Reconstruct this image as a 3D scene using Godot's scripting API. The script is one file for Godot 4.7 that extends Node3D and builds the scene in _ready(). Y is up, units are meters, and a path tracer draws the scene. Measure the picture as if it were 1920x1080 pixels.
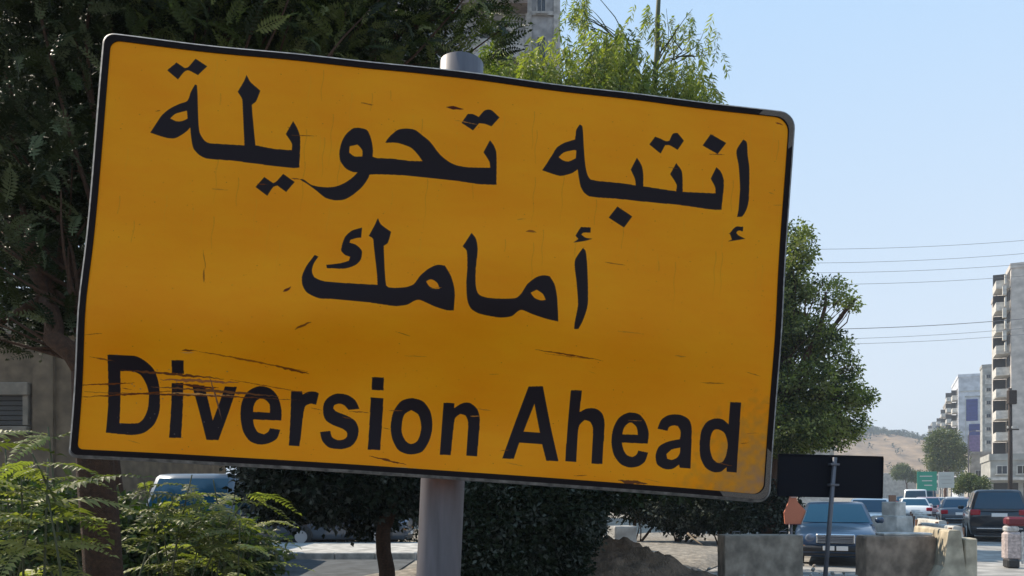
extends Node3D

const F := 1500.0          # focal length in photograph pixels, used to place things at their real distance
const EYE := 1.6
var rng := RandomNumberGenerator.new()
var M := {}
var used := {}
var sun_dir := Vector3(-0.60, 0.695, -0.395).normalized()


func _ready() -> void:
	rng.seed = 20240711
	# ---- camera, sky, sun, exposure
	var cam := Camera3D.new()
	cam.name = "camera"
	cam.projection = Camera3D.PROJECTION_FRUSTUM
	cam.near = 0.05
	cam.far = 4000.0
	cam.size = 1080.0 / F * 0.05
	cam.frustum_offset = Vector2(0.0, (928.0 - 540.0) / F * 0.05)
	cam.position = Vector3(0, EYE, 0)
	add_child(cam)
	var sky_mat := ProceduralSkyMaterial.new()
	sky_mat.sky_top_color = Color(0.235, 0.455, 0.745).linear_to_srgb()
	sky_mat.sky_horizon_color = Color(0.625, 0.675, 0.72).linear_to_srgb()
	sky_mat.sky_curve = 0.42
	sky_mat.ground_horizon_color = Color(0.25, 0.24, 0.22).linear_to_srgb()
	sky_mat.ground_bottom_color = Color(0.10, 0.09, 0.08).linear_to_srgb()
	sky_mat.sun_angle_max = 1.0
	var sky := Sky.new()
	sky.sky_material = sky_mat
	var env := Environment.new()
	env.background_mode = Environment.BG_SKY
	env.sky = sky
	env.tonemap_mode = Environment.TONE_MAPPER_LINEAR
	env.tonemap_exposure = 1.38
	env.sdfgi_enabled = true
	env.ssao_enabled = true
	env.ssil_enabled = true
	env.fog_enabled = true
	env.fog_density = 0.00065
	env.fog_light_color = Color(0.84, 0.88, 0.93)
	var we := WorldEnvironment.new()
	we.name = "world_environment"
	we.environment = env
	add_child(we)
	var sun := DirectionalLight3D.new()
	sun.name = "sun"
	sun.light_color = Color(1.0, 0.95, 0.87)
	sun.light_energy = 1.6
	sun.light_angular_distance = 0.5
	sun.shadow_enabled = true
	add_child(sun)
	sun.look_at_from_position(Vector3.ZERO, -sun_dir, Vector3.UP)

	materials()
	setting()
	far_buildings()
	left_buildings()
	trees()
	barriers()
	street_furniture()
	cars()
	diversion_sign()
	cables()


# ------------------------------------------------------------------ helpers
func at(px: float, py: float, d: float) -> Vector3:
	return Vector3((px - 960.0) / F * d, EYE - (py - 928.0) / F * d, -d)


func on_ground(px: float, d: float, y := 0.0) -> Vector3:
	return Vector3((px - 960.0) / F * d, y, -d)


func numbered(called: String) -> String:
	var n: int = used.get(called, 0)
	used[called] = n + 1
	return called if n == 0 else "%s_%03d" % [called, n]


func tag(o: Node3D, label: String, category: String, group := "", kind := "") -> Node3D:
	if label: o.set_meta("label", label)
	if category: o.set_meta("category", category)
	if group: o.set_meta("group", group)
	if kind: o.set_meta("kind", kind)
	return o


func thing(called: String, label: String, category: String, where := Vector3.ZERO, turn := 0.0, group := "") -> Node3D:
	var o := Node3D.new()
	o.name = numbered(called)
	add_child(o)
	o.position = where
	o.rotation.y = turn
	tag(o, label, category, group)
	return o


func begin(smooth := false) -> SurfaceTool:
	var st := SurfaceTool.new()
	st.begin(Mesh.PRIMITIVE_TRIANGLES)
	st.set_smooth_group(0 if smooth else -1)
	return st


func shape(st: SurfaceTool) -> ArrayMesh:
	st.generate_normals()
	return st.commit()


func put(called: String, st, m: Material, parent: Node3D = null) -> MeshInstance3D:
	var o := MeshInstance3D.new()
	o.mesh = shape(st) if st is SurfaceTool else st
	o.material_override = m
	if parent == null:
		o.name = numbered(called)
		add_child(o)
	else:
		o.name = called
		parent.add_child(o, true)
	return o


func structure(called: String, st, m: Material) -> MeshInstance3D:
	var o := put(called, st, m)
	o.set_meta("kind", "structure")
	return o


func copy_of(o: Node3D, label: String, where: Vector3, turn := 0.0) -> Node3D:
	var c: Node3D = o.duplicate()
	c.name = numbered(String(o.name).rstrip("0123456789").rstrip("_") if String(o.name).right(3).is_valid_int() else String(o.name))
	add_child(c)
	c.position = where
	c.rotation.y = turn
	c.set_meta("label", label)
	return c


func tri(st: SurfaceTool, a: Vector3, b: Vector3, c: Vector3) -> void:   # counter-clockwise seen from outside
	st.set_uv(Vector2.ZERO); st.add_vertex(a)
	st.set_uv(Vector2.ZERO); st.add_vertex(c)
	st.set_uv(Vector2.ZERO); st.add_vertex(b)


func quad(st: SurfaceTool, a: Vector3, b: Vector3, c: Vector3, d: Vector3) -> void:
	tri(st, a, b, c)
	tri(st, a, c, d)


func box(st: SurfaceTool, centre: Vector3, size: Vector3, bevel := 0.0, basis := Basis()) -> void:
	var h := size * 0.5
	var b: float = minf(bevel, minf(h.x, minf(h.y, h.z)) * 0.9)
	var v := {}
	for sx in [-1, 1]:
		for sy in [-1, 1]:
			for sz in [-1, 1]:
				var s := Vector3(sx, sy, sz)
				v[[s, 0]] = centre + basis * Vector3(sx * h.x, sy * (h.y - b), sz * (h.z - b))
				v[[s, 1]] = centre + basis * Vector3(sx * (h.x - b), sy * h.y, sz * (h.z - b))
				v[[s, 2]] = centre + basis * Vector3(sx * (h.x - b), sy * (h.y - b), sz * h.z)
	for axis in 3:
		for s in [-1.0, 1.0]:
			var p := []
			for k in [[-1, -1], [1, -1], [1, 1], [-1, 1]]:
				var q := Vector3()
				q[axis] = s
				q[(axis + 1) % 3] = k[0]
				q[(axis + 2) % 3] = k[1]
				p.append(v[[q, axis]])
			if s > 0: quad(st, p[0], p[1], p[2], p[3])
			else: quad(st, p[3], p[2], p[1], p[0])
	if b <= 0.0:
		return
	for axis in 3:          # the edges that run along this axis
		var u := (axis + 1) % 3
		var w := (axis + 2) % 3
		for su in [-1.0, 1.0]:
			for sw in [-1.0, 1.0]:
				var lo := Vector3()
				lo[axis] = -1.0; lo[u] = su; lo[w] = sw
				var hi := lo
				hi[axis] = 1.0
				if su * sw > 0: quad(st, v[[lo, w]], v[[hi, w]], v[[hi, u]], v[[lo, u]])
				else: quad(st, v[[lo, u]], v[[hi, u]], v[[hi, w]], v[[lo, w]])
	for sx in [-1, 1]:
		for sy in [-1, 1]:
			for sz in [-1, 1]:
				var s := Vector3(sx, sy, sz)
				if sx * sy * sz > 0: tri(st, v[[s, 0]], v[[s, 1]], v[[s, 2]])
				else: tri(st, v[[s, 0]], v[[s, 2]], v[[s, 1]])


func bar(st: SurfaceTool, a: Vector3, b: Vector3, w: float, h: float) -> void:
	var d := (b - a).normalized()
	var side := d.cross(Vector3.UP if absf(d.y) < 0.95 else Vector3.RIGHT).normalized()
	box(st, (a + b) * 0.5, Vector3(w, h, (b - a).length()), minf(w, h) * 0.12, Basis(side, d.cross(side), d))


func tube(st: SurfaceTool, pts: Array, radii: Array, sides := 10, caps := true, rough := 0.0) -> void:
	var rings := []
	var side := Vector3.RIGHT
	for i in pts.size():
		var d: Vector3 = (pts[mini(i + 1, pts.size() - 1)] - pts[maxi(i - 1, 0)]).normalized()
		if i == 0:
			side = d.cross(Vector3.FORWARD if absf(d.z) < 0.9 else Vector3.UP).normalized()
		side = (side - d * side.dot(d)).normalized()
		var up := side.cross(d)
		var ring := []
		for k in sides:
			var a := TAU * k / sides
			var r: float = radii[i] * (1.0 + (rng.randf_range(-rough, rough) if rough > 0 else 0.0))
			ring.append(pts[i] + (side * cos(a) + up * sin(a)) * r)
		rings.append(ring)
	for i in rings.size() - 1:
		for k in sides:
			var n := (k + 1) % sides
			quad(st, rings[i][k], rings[i + 1][k], rings[i + 1][n], rings[i][n])
	if caps:
		var last := rings.size() - 1
		for k in range(1, sides - 1):
			tri(st, rings[0][0], rings[0][k], rings[0][k + 1])
			tri(st, rings[last][0], rings[last][k + 1], rings[last][k])


func plate(st: SurfaceTool, pts: Array, z0: float, z1: float) -> void:    # an outline in x and y, counter-clockwise, made thick along z
	var flat := PackedVector2Array(pts)
	var t := Geometry2D.triangulate_polygon(flat)
	for i in range(0, t.size(), 3):
		var a := flat[t[i]]
		var b := flat[t[i + 1]]
		var c := flat[t[i + 2]]
		if (b - a).cross(c - a) < 0:
			var k := b
			b = c
			c = k
		tri(st, Vector3(a.x, a.y, z1), Vector3(b.x, b.y, z1), Vector3(c.x, c.y, z1))
		tri(st, Vector3(a.x, a.y, z0), Vector3(c.x, c.y, z0), Vector3(b.x, b.y, z0))
	for i in flat.size():
		var a := flat[i]
		var b := flat[(i + 1) % flat.size()]
		quad(st, Vector3(a.x, a.y, z0), Vector3(b.x, b.y, z0), Vector3(b.x, b.y, z1), Vector3(a.x, a.y, z1))


func ellipse(cx: float, cy: float, rx: float, ry: float, n := 16) -> Array:
	var p := []
	for i in n:
		p.append(Vector2(cx + rx * cos(TAU * i / n), cy + ry * sin(TAU * i / n)))
	return p


# ------------------------------------------------------------------ materials
func noise_tex(freq: float, low: float, high: float, octaves := 4, kind := FastNoiseLite.TYPE_SIMPLEX_SMOOTH, size := 512) -> NoiseTexture2D:
	var n := FastNoiseLite.new()
	n.seed = rng.randi() % 10000
	n.noise_type = kind
	n.frequency = freq
	n.fractal_octaves = octaves
	var t := NoiseTexture2D.new()
	t.width = size
	t.height = size
	t.seamless = true
	t.noise = n
	var g := Gradient.new()
	g.set_color(0, Color(low, low, low))
	g.set_color(1, Color(high, high, high))
	t.color_ramp = g
	return t


func mat(called: String, lin: Color, rough := 0.8, metal := 0.0, tex: Texture2D = null, metres := 1.0, bump: Texture2D = null, depth := 1.0) -> StandardMaterial3D:
	var m := StandardMaterial3D.new()
	m.resource_name = called
	var c := lin.linear_to_srgb()
	c.a = lin.a
	m.albedo_color = c
	m.roughness = rough
	m.metallic = metal
	if tex or bump:
		m.uv1_triplanar = true
		m.uv1_world_triplanar = true
		m.uv1_scale = Vector3.ONE / metres
	if tex: m.albedo_texture = tex
	if bump:
		m.heightmap_enabled = true
		m.heightmap_texture = bump
		m.heightmap_scale = depth
	M[called] = m
	return m


func materials() -> void:
	var soft := noise_tex(0.012, 0.70, 1.0)
	var mottled := noise_tex(0.012, 0.62, 1.0, 5)
	var fine := noise_tex(0.12, 0.75, 1.0, 3)
	var grain := noise_tex(0.08, 0.0, 1.0, 5)
	var lumps := noise_tex(0.03, 0.0, 1.0, 5)
	mat("ground", Color(0.36, 0.32, 0.26), 0.95, 0, mottled, 6.0, lumps, 4.0)
	mat("asphalt", Color(0.095, 0.105, 0.115), 0.9, 0, mottled, 3.0, grain, 0.1)
	mat("concrete_road", Color(0.44, 0.42, 0.39), 0.9, 0, mottled, 5.0, grain, 0.1)
	mat("verge_soil", Color(0.37, 0.33, 0.28), 0.95, 0, mottled, 2.0, lumps, 3.0)
	mat("mound_soil", Color(0.25, 0.165, 0.105), 0.97, 0, mottled, 0.7, lumps, 5.0)
	mat("pale_kerb", Color(0.72, 0.70, 0.66), 0.85, 0, mottled, 2.4, grain, 0.05)
	mat("paving", Color(0.60, 0.58, 0.54), 0.85, 0, mottled, 3.0, grain, 0.05)
	mat("concrete", Color(0.46, 0.385, 0.305), 0.9, 0, mottled, 2.3, grain, 0.06)
	mat("brown_concrete", Color(0.44, 0.33, 0.245), 0.9, 0, mottled, 1.9, grain, 0.06)
	mat("tan_concrete", Color(0.70, 0.60, 0.44), 0.9, 0, mottled, 1.7, grain, 0.08)
	mat("peeled_whitewash", Color(0.80, 0.77, 0.71), 0.9, 0, noise_tex(0.01, 0.6, 1.0, 4), 1.4)
	mat("hill_earth", Color(0.42, 0.275, 0.155), 0.97, 0, mottled, 90.0, lumps, 60.0)
	for k in ["concrete", "brown_concrete", "tan_concrete", "peeled_whitewash"]: M[k].uv1_scale = Vector3(0.5, 0.4, 0.5)
	mat("stone_wall", Color(0.50, 0.45, 0.39), 0.9, 0, soft, 8.0)
	mat("grey_render", Color(0.48, 0.47, 0.43), 0.9, 0, soft, 9.0)
	mat("white_render", Color(0.80, 0.82, 0.87), 0.9, 0, soft, 12.0)
	mat("cream_trim", Color(0.72, 0.69, 0.63), 0.85, 0, soft, 5.0)
	mat("tall_wall", Color(0.70, 0.64, 0.58), 0.9, 0, soft, 10.0)
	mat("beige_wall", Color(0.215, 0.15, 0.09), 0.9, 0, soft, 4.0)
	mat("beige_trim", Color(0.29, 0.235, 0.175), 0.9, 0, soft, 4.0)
	mat("apartment_wall", Color(0.40, 0.39, 0.39), 0.9, 0, soft, 5.0)
	mat("apartment_trim", Color(0.50, 0.47, 0.44), 0.9, 0, soft, 3.0)
	mat("brown_soffit", Color(0.28, 0.21, 0.17), 0.9, 0, soft, 3.0)
	mat("shutter", Color(0.05, 0.042, 0.034), 0.6, 0, fine, 1.0)
	mat("window_glass", Color(0.03, 0.035, 0.045), 0.12)
	mat("dark_opening", Color(0.05, 0.047, 0.045), 0.8)
	mat("galvanised", Color(0.145, 0.132, 0.145), 0.5, 0.05, noise_tex(0.014, 0.74, 1.0, 5), 0.5)
	M["galvanised"].uv1_scale = Vector3(5.0, 0.6, 5.0)
	mat("sign_rim", Color(0.42, 0.39, 0.36), 0.6, 0.0, noise_tex(0.02, 0.35, 1.0, 4), 0.25)
	mat("sign_border", Color(0.016, 0.010, 0.010), 0.6, 0, fine, 0.3)
	M["sign_border"].metallic_specular = 0.2
	mat("sign_back", Color(0.32, 0.32, 0.33), 0.5, 0.4)
	mat("worn_patch", Color(0.22, 0.165, 0.125), 0.8, 0, noise_tex(0.07, 0.5, 1.0, 4), 0.1)
	mat("black_panel", Color(0.010, 0.010, 0.015), 0.7, 0, fine, 0.6)
	M["black_panel"].metallic_specular = 0.2
	mat("dull_steel", Color(0.16, 0.16, 0.18), 0.5, 0.5, fine, 0.4)
	mat("dark_wood", Color(0.075, 0.055, 0.045), 0.9, 0, mottled, 0.6)
	mat("bark", Color(0.125, 0.058, 0.028), 0.95, 0, mottled, 0.22, noise_tex(0.05, 0.0, 1.0, 5), 2.0)
	mat("pale_bark", Color(0.20, 0.17, 0.13), 0.95, 0, mottled, 0.3, grain, 1.0)
	mat("green_stem", Color(0.07, 0.075, 0.035), 0.8)
	mat("tyre", Color(0.018, 0.018, 0.019), 0.9)
	mat("rim", Color(0.45, 0.45, 0.46), 0.35, 0.7)
	mat("chrome", Color(0.62, 0.63, 0.65), 0.18, 0.9)
	mat("headlight", Color(0.16, 0.20, 0.27), 0.08, 0.2)
	mat("indicator", Color(0.50, 0.22, 0.05), 0.2)
	mat("tail_light", Color(0.33, 0.008, 0.02), 0.15)
	mat("number_plate", Color(0.78, 0.76, 0.74), 0.5)
	mat("black_plastic", Color(0.022, 0.022, 0.024), 0.6)
	mat("car_glass", Color(0.008, 0.045, 0.085), 0.06)
	M["car_glass"].metallic_specular = 0.55
	for p in [["blue_paint", Color(0.02, 0.05, 0.105)], ["white_paint", Color(0.72, 0.72, 0.71)], ["dark_paint", Color(0.018, 0.02, 0.027)], ["mauve_paint", Color(0.30, 0.22, 0.25)], ["slate_paint", Color(0.05, 0.065, 0.09)], ["steel_blue_paint", Color(0.05, 0.075, 0.11)], ["maroon_paint", Color(0.11, 0.015, 0.025)], ["silver_paint", Color(0.42, 0.43, 0.45)]]:
		var m := mat(p[0], p[1], 0.35, 0.15)
		m.clearcoat_enabled = true
		m.clearcoat = 0.7
		m.clearcoat_roughness = 0.06
	mat("orange_plastic", Color(0.74, 0.23, 0.12), 0.55, 0, fine, 0.3)
	mat("red_plastic", Color(0.13, 0.012, 0.02), 0.5)
	mat("pink_plastic", Color(0.70, 0.58, 0.55), 0.55, 0, mottled, 0.5)
	mat("white_plastic", Color(0.74, 0.72, 0.69), 0.55, 0, mottled, 0.5)
	mat("green_sign", Color(0.03, 0.26, 0.18), 0.5)
	mat("white_sign", Color(0.62, 0.64, 0.60), 0.5, 0, fine, 1.0)
	mat("brown_sign", Color(0.20, 0.10, 0.06), 0.6)
	mat("ad_blue", Color(0.05, 0.07, 0.30), 0.5, 0, soft, 6.0)
	mat("ad_purple", Color(0.25, 0.16, 0.36), 0.5, 0, soft, 4.0)
	mat("cable", Color(0.14, 0.14, 0.15), 0.7)
	mat("dry_twig", Color(0.20, 0.15, 0.10), 0.9)
	for p in [["leaf_dark", 0.45, Color(0.12, 0.15, 0.04)], ["leaf_bright", 0.5, Color(0.92, 1.0, 0.5)], ["leaf_mid", 0.5, Color(0.6, 0.72, 0.2)]]:
		var m := mat(p[0], Color(1, 1, 1), p[1])
		m.vertex_color_use_as_albedo = true
		m.backlight_enabled = true
		m.backlight = p[2]
		m.metallic_specular = 0.16 if p[0] == "leaf_dark" else 0.35


# ------------------------------------------------------------------ the street's own axes: s along it (away), t to the right
const ALONG := Vector3(0.428, 0, -0.904)
const RIGHT_OF := Vector3(0.904, 0, 0.428)


func st_at(s: float, t: float, y := 0.0) -> Vector3:
	return ALONG * s + RIGHT_OF * t + Vector3(0, y, 0)


func strip(s0: float, s1: float, t0: float, t1: float, y: float, thick: float) -> SurfaceTool:
	var st := begin()
	var basis := Basis(RIGHT_OF, Vector3.UP, -ALONG)
	box(st, st_at((s0 + s1) / 2, (t0 + t1) / 2, y - thick / 2), Vector3(t1 - t0, thick, s1 - s0), 0.0, basis)
	return st


# ------------------------------------------------------------------ setting
func setting() -> void:
	var g := begin()
	box(g, Vector3(0, -0.52, -500), Vector3(3000, 1.0, 2600))
	structure("ground", g, M.ground)
	structure("road", strip(12.5, 430, -3.6, 10.5, 0.0, 0.4), M.concrete_road)
	structure("near_road", strip(-60, 12.5, -3.6, 10.5, 0.0, 0.4), M.asphalt)
	structure("pavement", strip(-60, 430, 10.5, 15.5, 0.13, 0.5), M.paving)
	structure("road_median", strip(31, 430, 0.9, 1.7, 0.14, 0.5), M.tan_concrete)
	# the dusty verge on the left, a sheet with real unevenness
	var v := begin(true)
	var n := FastNoiseLite.new()
	n.seed = 5
	n.frequency = 0.35
	n.fractal_octaves = 4
	var cols := 44
	var rows := 130
	var grid := []
	for i in rows + 1:
		var line := []
		for j in cols + 1:
			var s := -14.0 + 92.0 * i / rows
			var t := -9.0 + 5.5 * j / cols
			var edge: float = minf(1.0, minf(float(j), float(cols - j)) / 3.0)
			line.append(st_at(s, t, 0.02 + edge * (0.10 + 0.09 * n.get_noise_2d(s, t))))
		grid.append(line)
	for i in rows:
		for j in cols:
			quad(v, grid[i][j], grid[i][j + 1], grid[i + 1][j + 1], grid[i + 1][j])
	structure("verge", v, M.verge_soil)
	# side road on the left, with a sunlit pavement along its far edge
	var a := begin()
	box(a, Vector3(-15.7, -0.2, -17.2), Vector3(26.6, 0.42, 5.0))
	structure("side_road", a, M.asphalt)
	var p := begin()
	box(p, Vector3(-15.7, -0.11, -22.4), Vector3(26.6, 0.5, 4.6), 0.02)
	structure("side_pavement", p, M.paving)
	var k := thing("kerb", "white painted kerb along the far edge of the side road", "kerb", Vector3(0, 0, -19.95))
	for i in 26:
		var b := begin()
		box(b, Vector3(-2.9 - i * 1.0, -0.03, rng.randf_range(-0.01, 0.01)), Vector3(0.985, 0.4, 0.24), 0.02)
		put("kerb_stone", b, M.pale_kerb, k)
	# the far hill
	var h := begin(true)
	n.frequency = 0.006
	var hill := func(x: float, z: float) -> float:
		var ridge := 57.0 * exp(-pow((x - 225.0) / 150.0, 2.0)) + 20.0 * exp(-pow((x - 420.0) / 90.0, 2.0))
		var up := clampf((-z - 420.0) / 210.0, 0.0, 1.0)
		return ridge * up * up * (3.0 - 2.0 * up) * (1.0 + 0.16 * n.get_noise_2d(x, z)) + 2.5 * n.get_noise_2d(x * 4.0, z * 4.0) * up - 0.8
	for i in 60:
		for j in 40:
			var x0 := -200.0 + i * 15.0
			var z0 := -400.0 - j * 10.0
			var q := [Vector3(x0, hill.call(x0, z0), z0), Vector3(x0 + 15, hill.call(x0 + 15, z0), z0), Vector3(x0 + 15, hill.call(x0 + 15, z0 - 10), z0 - 10), Vector3(x0, hill.call(x0, z0 - 10), z0 - 10)]
			quad(h, q[0], q[1], q[2], q[3])
	structure("hill", h, M.hill_earth)
	var where := []
	for i in 5200:
		var x := rng.randf_range(120, 420)
		var z := -rng.randf_range(500, 700)
		var band := -575.0 + 0.25 * (x - 250.0) + 25.0 * n.get_noise_2d(x * 3.0, z * 3.0)
		if z < band or rng.randf() < 0.02:
			var k2 := rng.randf_range(2.2, 4.6)
			where.append(Transform3D(Basis(Vector3.UP, rng.randf() * TAU).scaled(Vector3(k2, k2 * rng.randf_range(0.8, 1.3), k2)), Vector3(x, hill.call(x, z) + k2 * 0.5, z)))
	var wood := scatter("hill_wood", where, leaf_clump(26, 0.42, 0.9), M.leaf_mid, [Color(0.045, 0.065, 0.035), Color(0.06, 0.075, 0.045), Color(0.035, 0.05, 0.03)])
	wood.set_meta("kind", "stuff")
	tag(wood, "dark band of trees along the top of the far hill", "woodland")


# ------------------------------------------------------------------ leaves
func scatter(called: String, where: Array, mesh: Mesh, m: Material, palette: Array, parent: Node3D = null) -> MultiMeshInstance3D:
	var mm := MultiMesh.new()
	mm.transform_format = MultiMesh.TRANSFORM_3D
	mm.use_colors = true
	mm.mesh = mesh
	mm.instance_count = where.size()
	for i in where.size():
		mm.set_instance_transform(i, where[i])
		var c: Color = palette[rng.randi() % palette.size()]
		var k := rng.randf_range(0.75, 1.2)
		mm.set_instance_color(i, Color(c.r * k, c.g * k, c.b * k))
	var o := MultiMeshInstance3D.new()
	o.multimesh = mm
	o.material_override = m
	if parent:
		o.name = called
		parent.add_child(o, true)
	else:
		o.name = numbered(called)
		add_child(o)
	return o


func leaf(st: SurfaceTool, root: Vector3, dir: Vector3, face: Vector3, length: float, width: float) -> void:   # a leaf folded along its midrib
	var d := dir.normalized()
	var side := d.cross(face).normalized()
	var up := side.cross(d)
	var mid := root + d * length * 0.45 + up * length * 0.03
	var tip := root + d * length - up * length * 0.08
	var l := mid + side * width * 0.5 + up * width * 0.15
	var r := mid - side * width * 0.5 + up * width * 0.15
	tri(st, root, r, mid); tri(st, mid, r, tip)
	tri(st, root, mid, l); tri(st, mid, tip, l)


func leaf_clump(count: int, size: float, spread: float) -> ArrayMesh:     # a loose handful of leaves about the origin, one unit across
	var st := begin()
	for i in count:
		var d := Vector3(rng.randfn(), rng.randfn(), rng.randfn()).normalized()
		var f := Vector3(rng.randfn(), rng.randfn() + 0.8, rng.randfn()).normalized()
		leaf(st, d * spread * 0.5 * rng.randf_range(0.1, 1.0), (d + Vector3(rng.randfn(), rng.randfn() - 0.5, rng.randfn()) * 0.5), f, size * rng.randf_range(0.6, 1.1), size * 0.5)
	return shape(st)


func frond(pairs: int, length: float, leaflet: float, width: float, droop: float) -> ArrayMesh:      # a feathered leaf along -z
	var st := begin()
	var last := Vector3.ZERO
	for i in range(1, pairs + 1):
		var f := float(i) / pairs
		var p := Vector3(0, 0.10 * length * sin(f * 2.0) - droop * length * f * f, -length * f)
		var w := 0.004 * (1.2 - f)
		quad(st, last + Vector3(-w, 0, 0), last + Vector3(w, 0, 0), p + Vector3(w, 0, 0), p + Vector3(-w, 0, 0))
		var size := leaflet * sin(PI * clampf(0.18 + 0.78 * f, 0, 1)) * rng.randf_range(0.85, 1.1)
		for s in [-1.0, 1.0]:
			leaf(st, p, Vector3(s, rng.randf_range(-0.35, 0.1), -0.55), Vector3(s * rng.randf_range(-0.2, 0.3), 1, 0), size, width)
		last = p
	leaf(st, last, Vector3(0, -0.3, -1), Vector3.UP, leaflet * 0.7, width)
	return shape(st)


func strand(pairs: int, length: float) -> ArrayMesh:       # a hanging twig with narrow leaves
	var st := begin()
	for i in pairs:
		var f := (i + 0.5) / pairs
		var p := Vector3(0.06 * length * sin(f * 3.0), -length * f, 0.05 * length * cos(f * 4.0))
		for s in 3:
			var a := rng.randf() * TAU
			leaf(st, p, Vector3(cos(a), -rng.randf_range(0.5, 1.4), sin(a)), Vector3(cos(a + 1.5), 0.6, sin(a + 1.5)), length * 0.30, length * 0.055)
	return shape(st)


func aim(d: Vector3, roll := 0.0) -> Basis:      # turns -z towards d
	var b := Basis.looking_at(d.normalized(), Vector3.UP if absf(d.normalized().y) < 0.98 else Vector3.RIGHT)
	return b * Basis(Vector3.BACK, roll)


func in_blob(b: Array, shell := 0.5) -> Vector3:     # [centre, radii]: a point in an ellipsoid, more of them near its skin
	var d := Vector3(rng.randfn(), rng.randfn(), rng.randfn()).normalized()
	return b[0] + d * b[1] * pow(rng.randf(), shell / 3.0 + 0.12)


func limb(st: SurfaceTool, a: Vector3, b: Vector3, r0: float, r1: float, bend := 0.12, steps := 7) -> void:
	var pts := []
	var radii := []
	var off := Vector3(rng.randfn(), rng.randfn() * 0.4, rng.randfn()) * (b - a).length() * bend
	for i in steps:
		var f := float(i) / (steps - 1)
		pts.append(a.lerp(b, f) + off * sin(f * PI) + Vector3(rng.randfn(), 0, rng.randfn()) * r1 * 0.4 * sin(f * PI))
		radii.append(lerpf(r0, r1, f))
	tube(st, pts, radii, 9, true, 0.06)


func twigs(st: SurfaceTool, from: Vector3, blobs: Array, count: int, r: float) -> void:
	for i in count:
		var b: Array = blobs[rng.randi() % blobs.size()]
		limb(st, from.lerp(b[0], rng.randf_range(0.1, 0.7)), in_blob(b), r, r * 0.25, 0.1, 5)


func broad_tree(called: String, label: String, group: String, base: Vector3, top: Vector3, r: float, blobs: Array, leaves: int, size: float, clump: ArrayMesh, m: Material, palette: Array, bark := "bark") -> Node3D:
	var o := thing(called, label, "tree", base, 0.0, group)
	var t := begin(true)
	limb(t, Vector3(0, -0.2, 0), top - base, r, r * 0.62, 0.018, 9)
	put("trunk", t, M[bark], o)
	for b in blobs:
		var l := begin(true)
		limb(l, (top - base) * rng.randf_range(0.8, 0.98), b[0] - base, r * 0.5, r * 0.12)
		put("limb", l, M[bark], o)
	var tw := begin(true)
	var local := []
	for b in blobs: local.append([b[0] - base, b[1]])
	twigs(tw, top - base, local, 14 + blobs.size() * 5, r * 0.11)
	put("twigs", tw, M[bark], o).set_meta("kind", "stuff")
	var where := []
	var total := 0.0
	for b in local: total += b[1].x * b[1].y * b[1].z
	for b in local:
		for i in int(leaves * b[1].x * b[1].y * b[1].z / total):
			var k := size * rng.randf_range(0.7, 1.25)
			where.append(Transform3D(Basis.from_euler(Vector3(rng.randf_range(-0.6, 0.6), rng.randf() * TAU, rng.randf_range(-0.6, 0.6))).scaled(Vector3.ONE * k), in_blob(b)))
	scatter("crown", where, clump, m, palette, o).set_meta("kind", "stuff")
	return o


func shrub(called: String, label: String, group: String, base: Vector3, blobs: Array, leaves: int, size: float, clump: ArrayMesh, m: Material, palette: Array) -> Node3D:
	var o := thing(called, label, "shrub", base, 0.0, group)
	var t := begin(true)
	for b in blobs:
		for i in 3:
			limb(t, Vector3(rng.randfn() * 0.08, -0.1, rng.randfn() * 0.08), in_blob([b[0] - base, b[1]]), 0.028, 0.008, 0.08, 5)
	put("stems", t, M.bark, o)
	var where := []
	var total := 0.0
	for b in blobs: total += b[1].x * b[1].y * b[1].z
	for b in blobs:
		for i in int(leaves * b[1].x * b[1].y * b[1].z / total):
			where.append(Transform3D(Basis.from_euler(Vector3(rng.randf_range(-0.7, 0.7), rng.randf() * TAU, rng.randf_range(-0.7, 0.7))).scaled(Vector3.ONE * size * rng.randf_range(0.7, 1.25)), in_blob([b[0] - base, b[1]])))
	scatter("foliage", where, clump, m, palette, o).set_meta("kind", "stuff")
	return o


func fronds_at(points: Array, from: Vector3, size: Vector2, mesh_count: int, droop: float) -> Array:
	var out := []
	for p in points:
		var d: Vector3 = (p - from).normalized() + Vector3(rng.randfn(), rng.randfn() * 0.5 - 0.15, rng.randfn()) * 0.7
		var k := rng.randf_range(size.x, size.y)
		out.append(Transform3D(aim(d, rng.randf_range(-0.9, 0.9)).scaled(Vector3.ONE * k), p))
	return out


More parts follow.
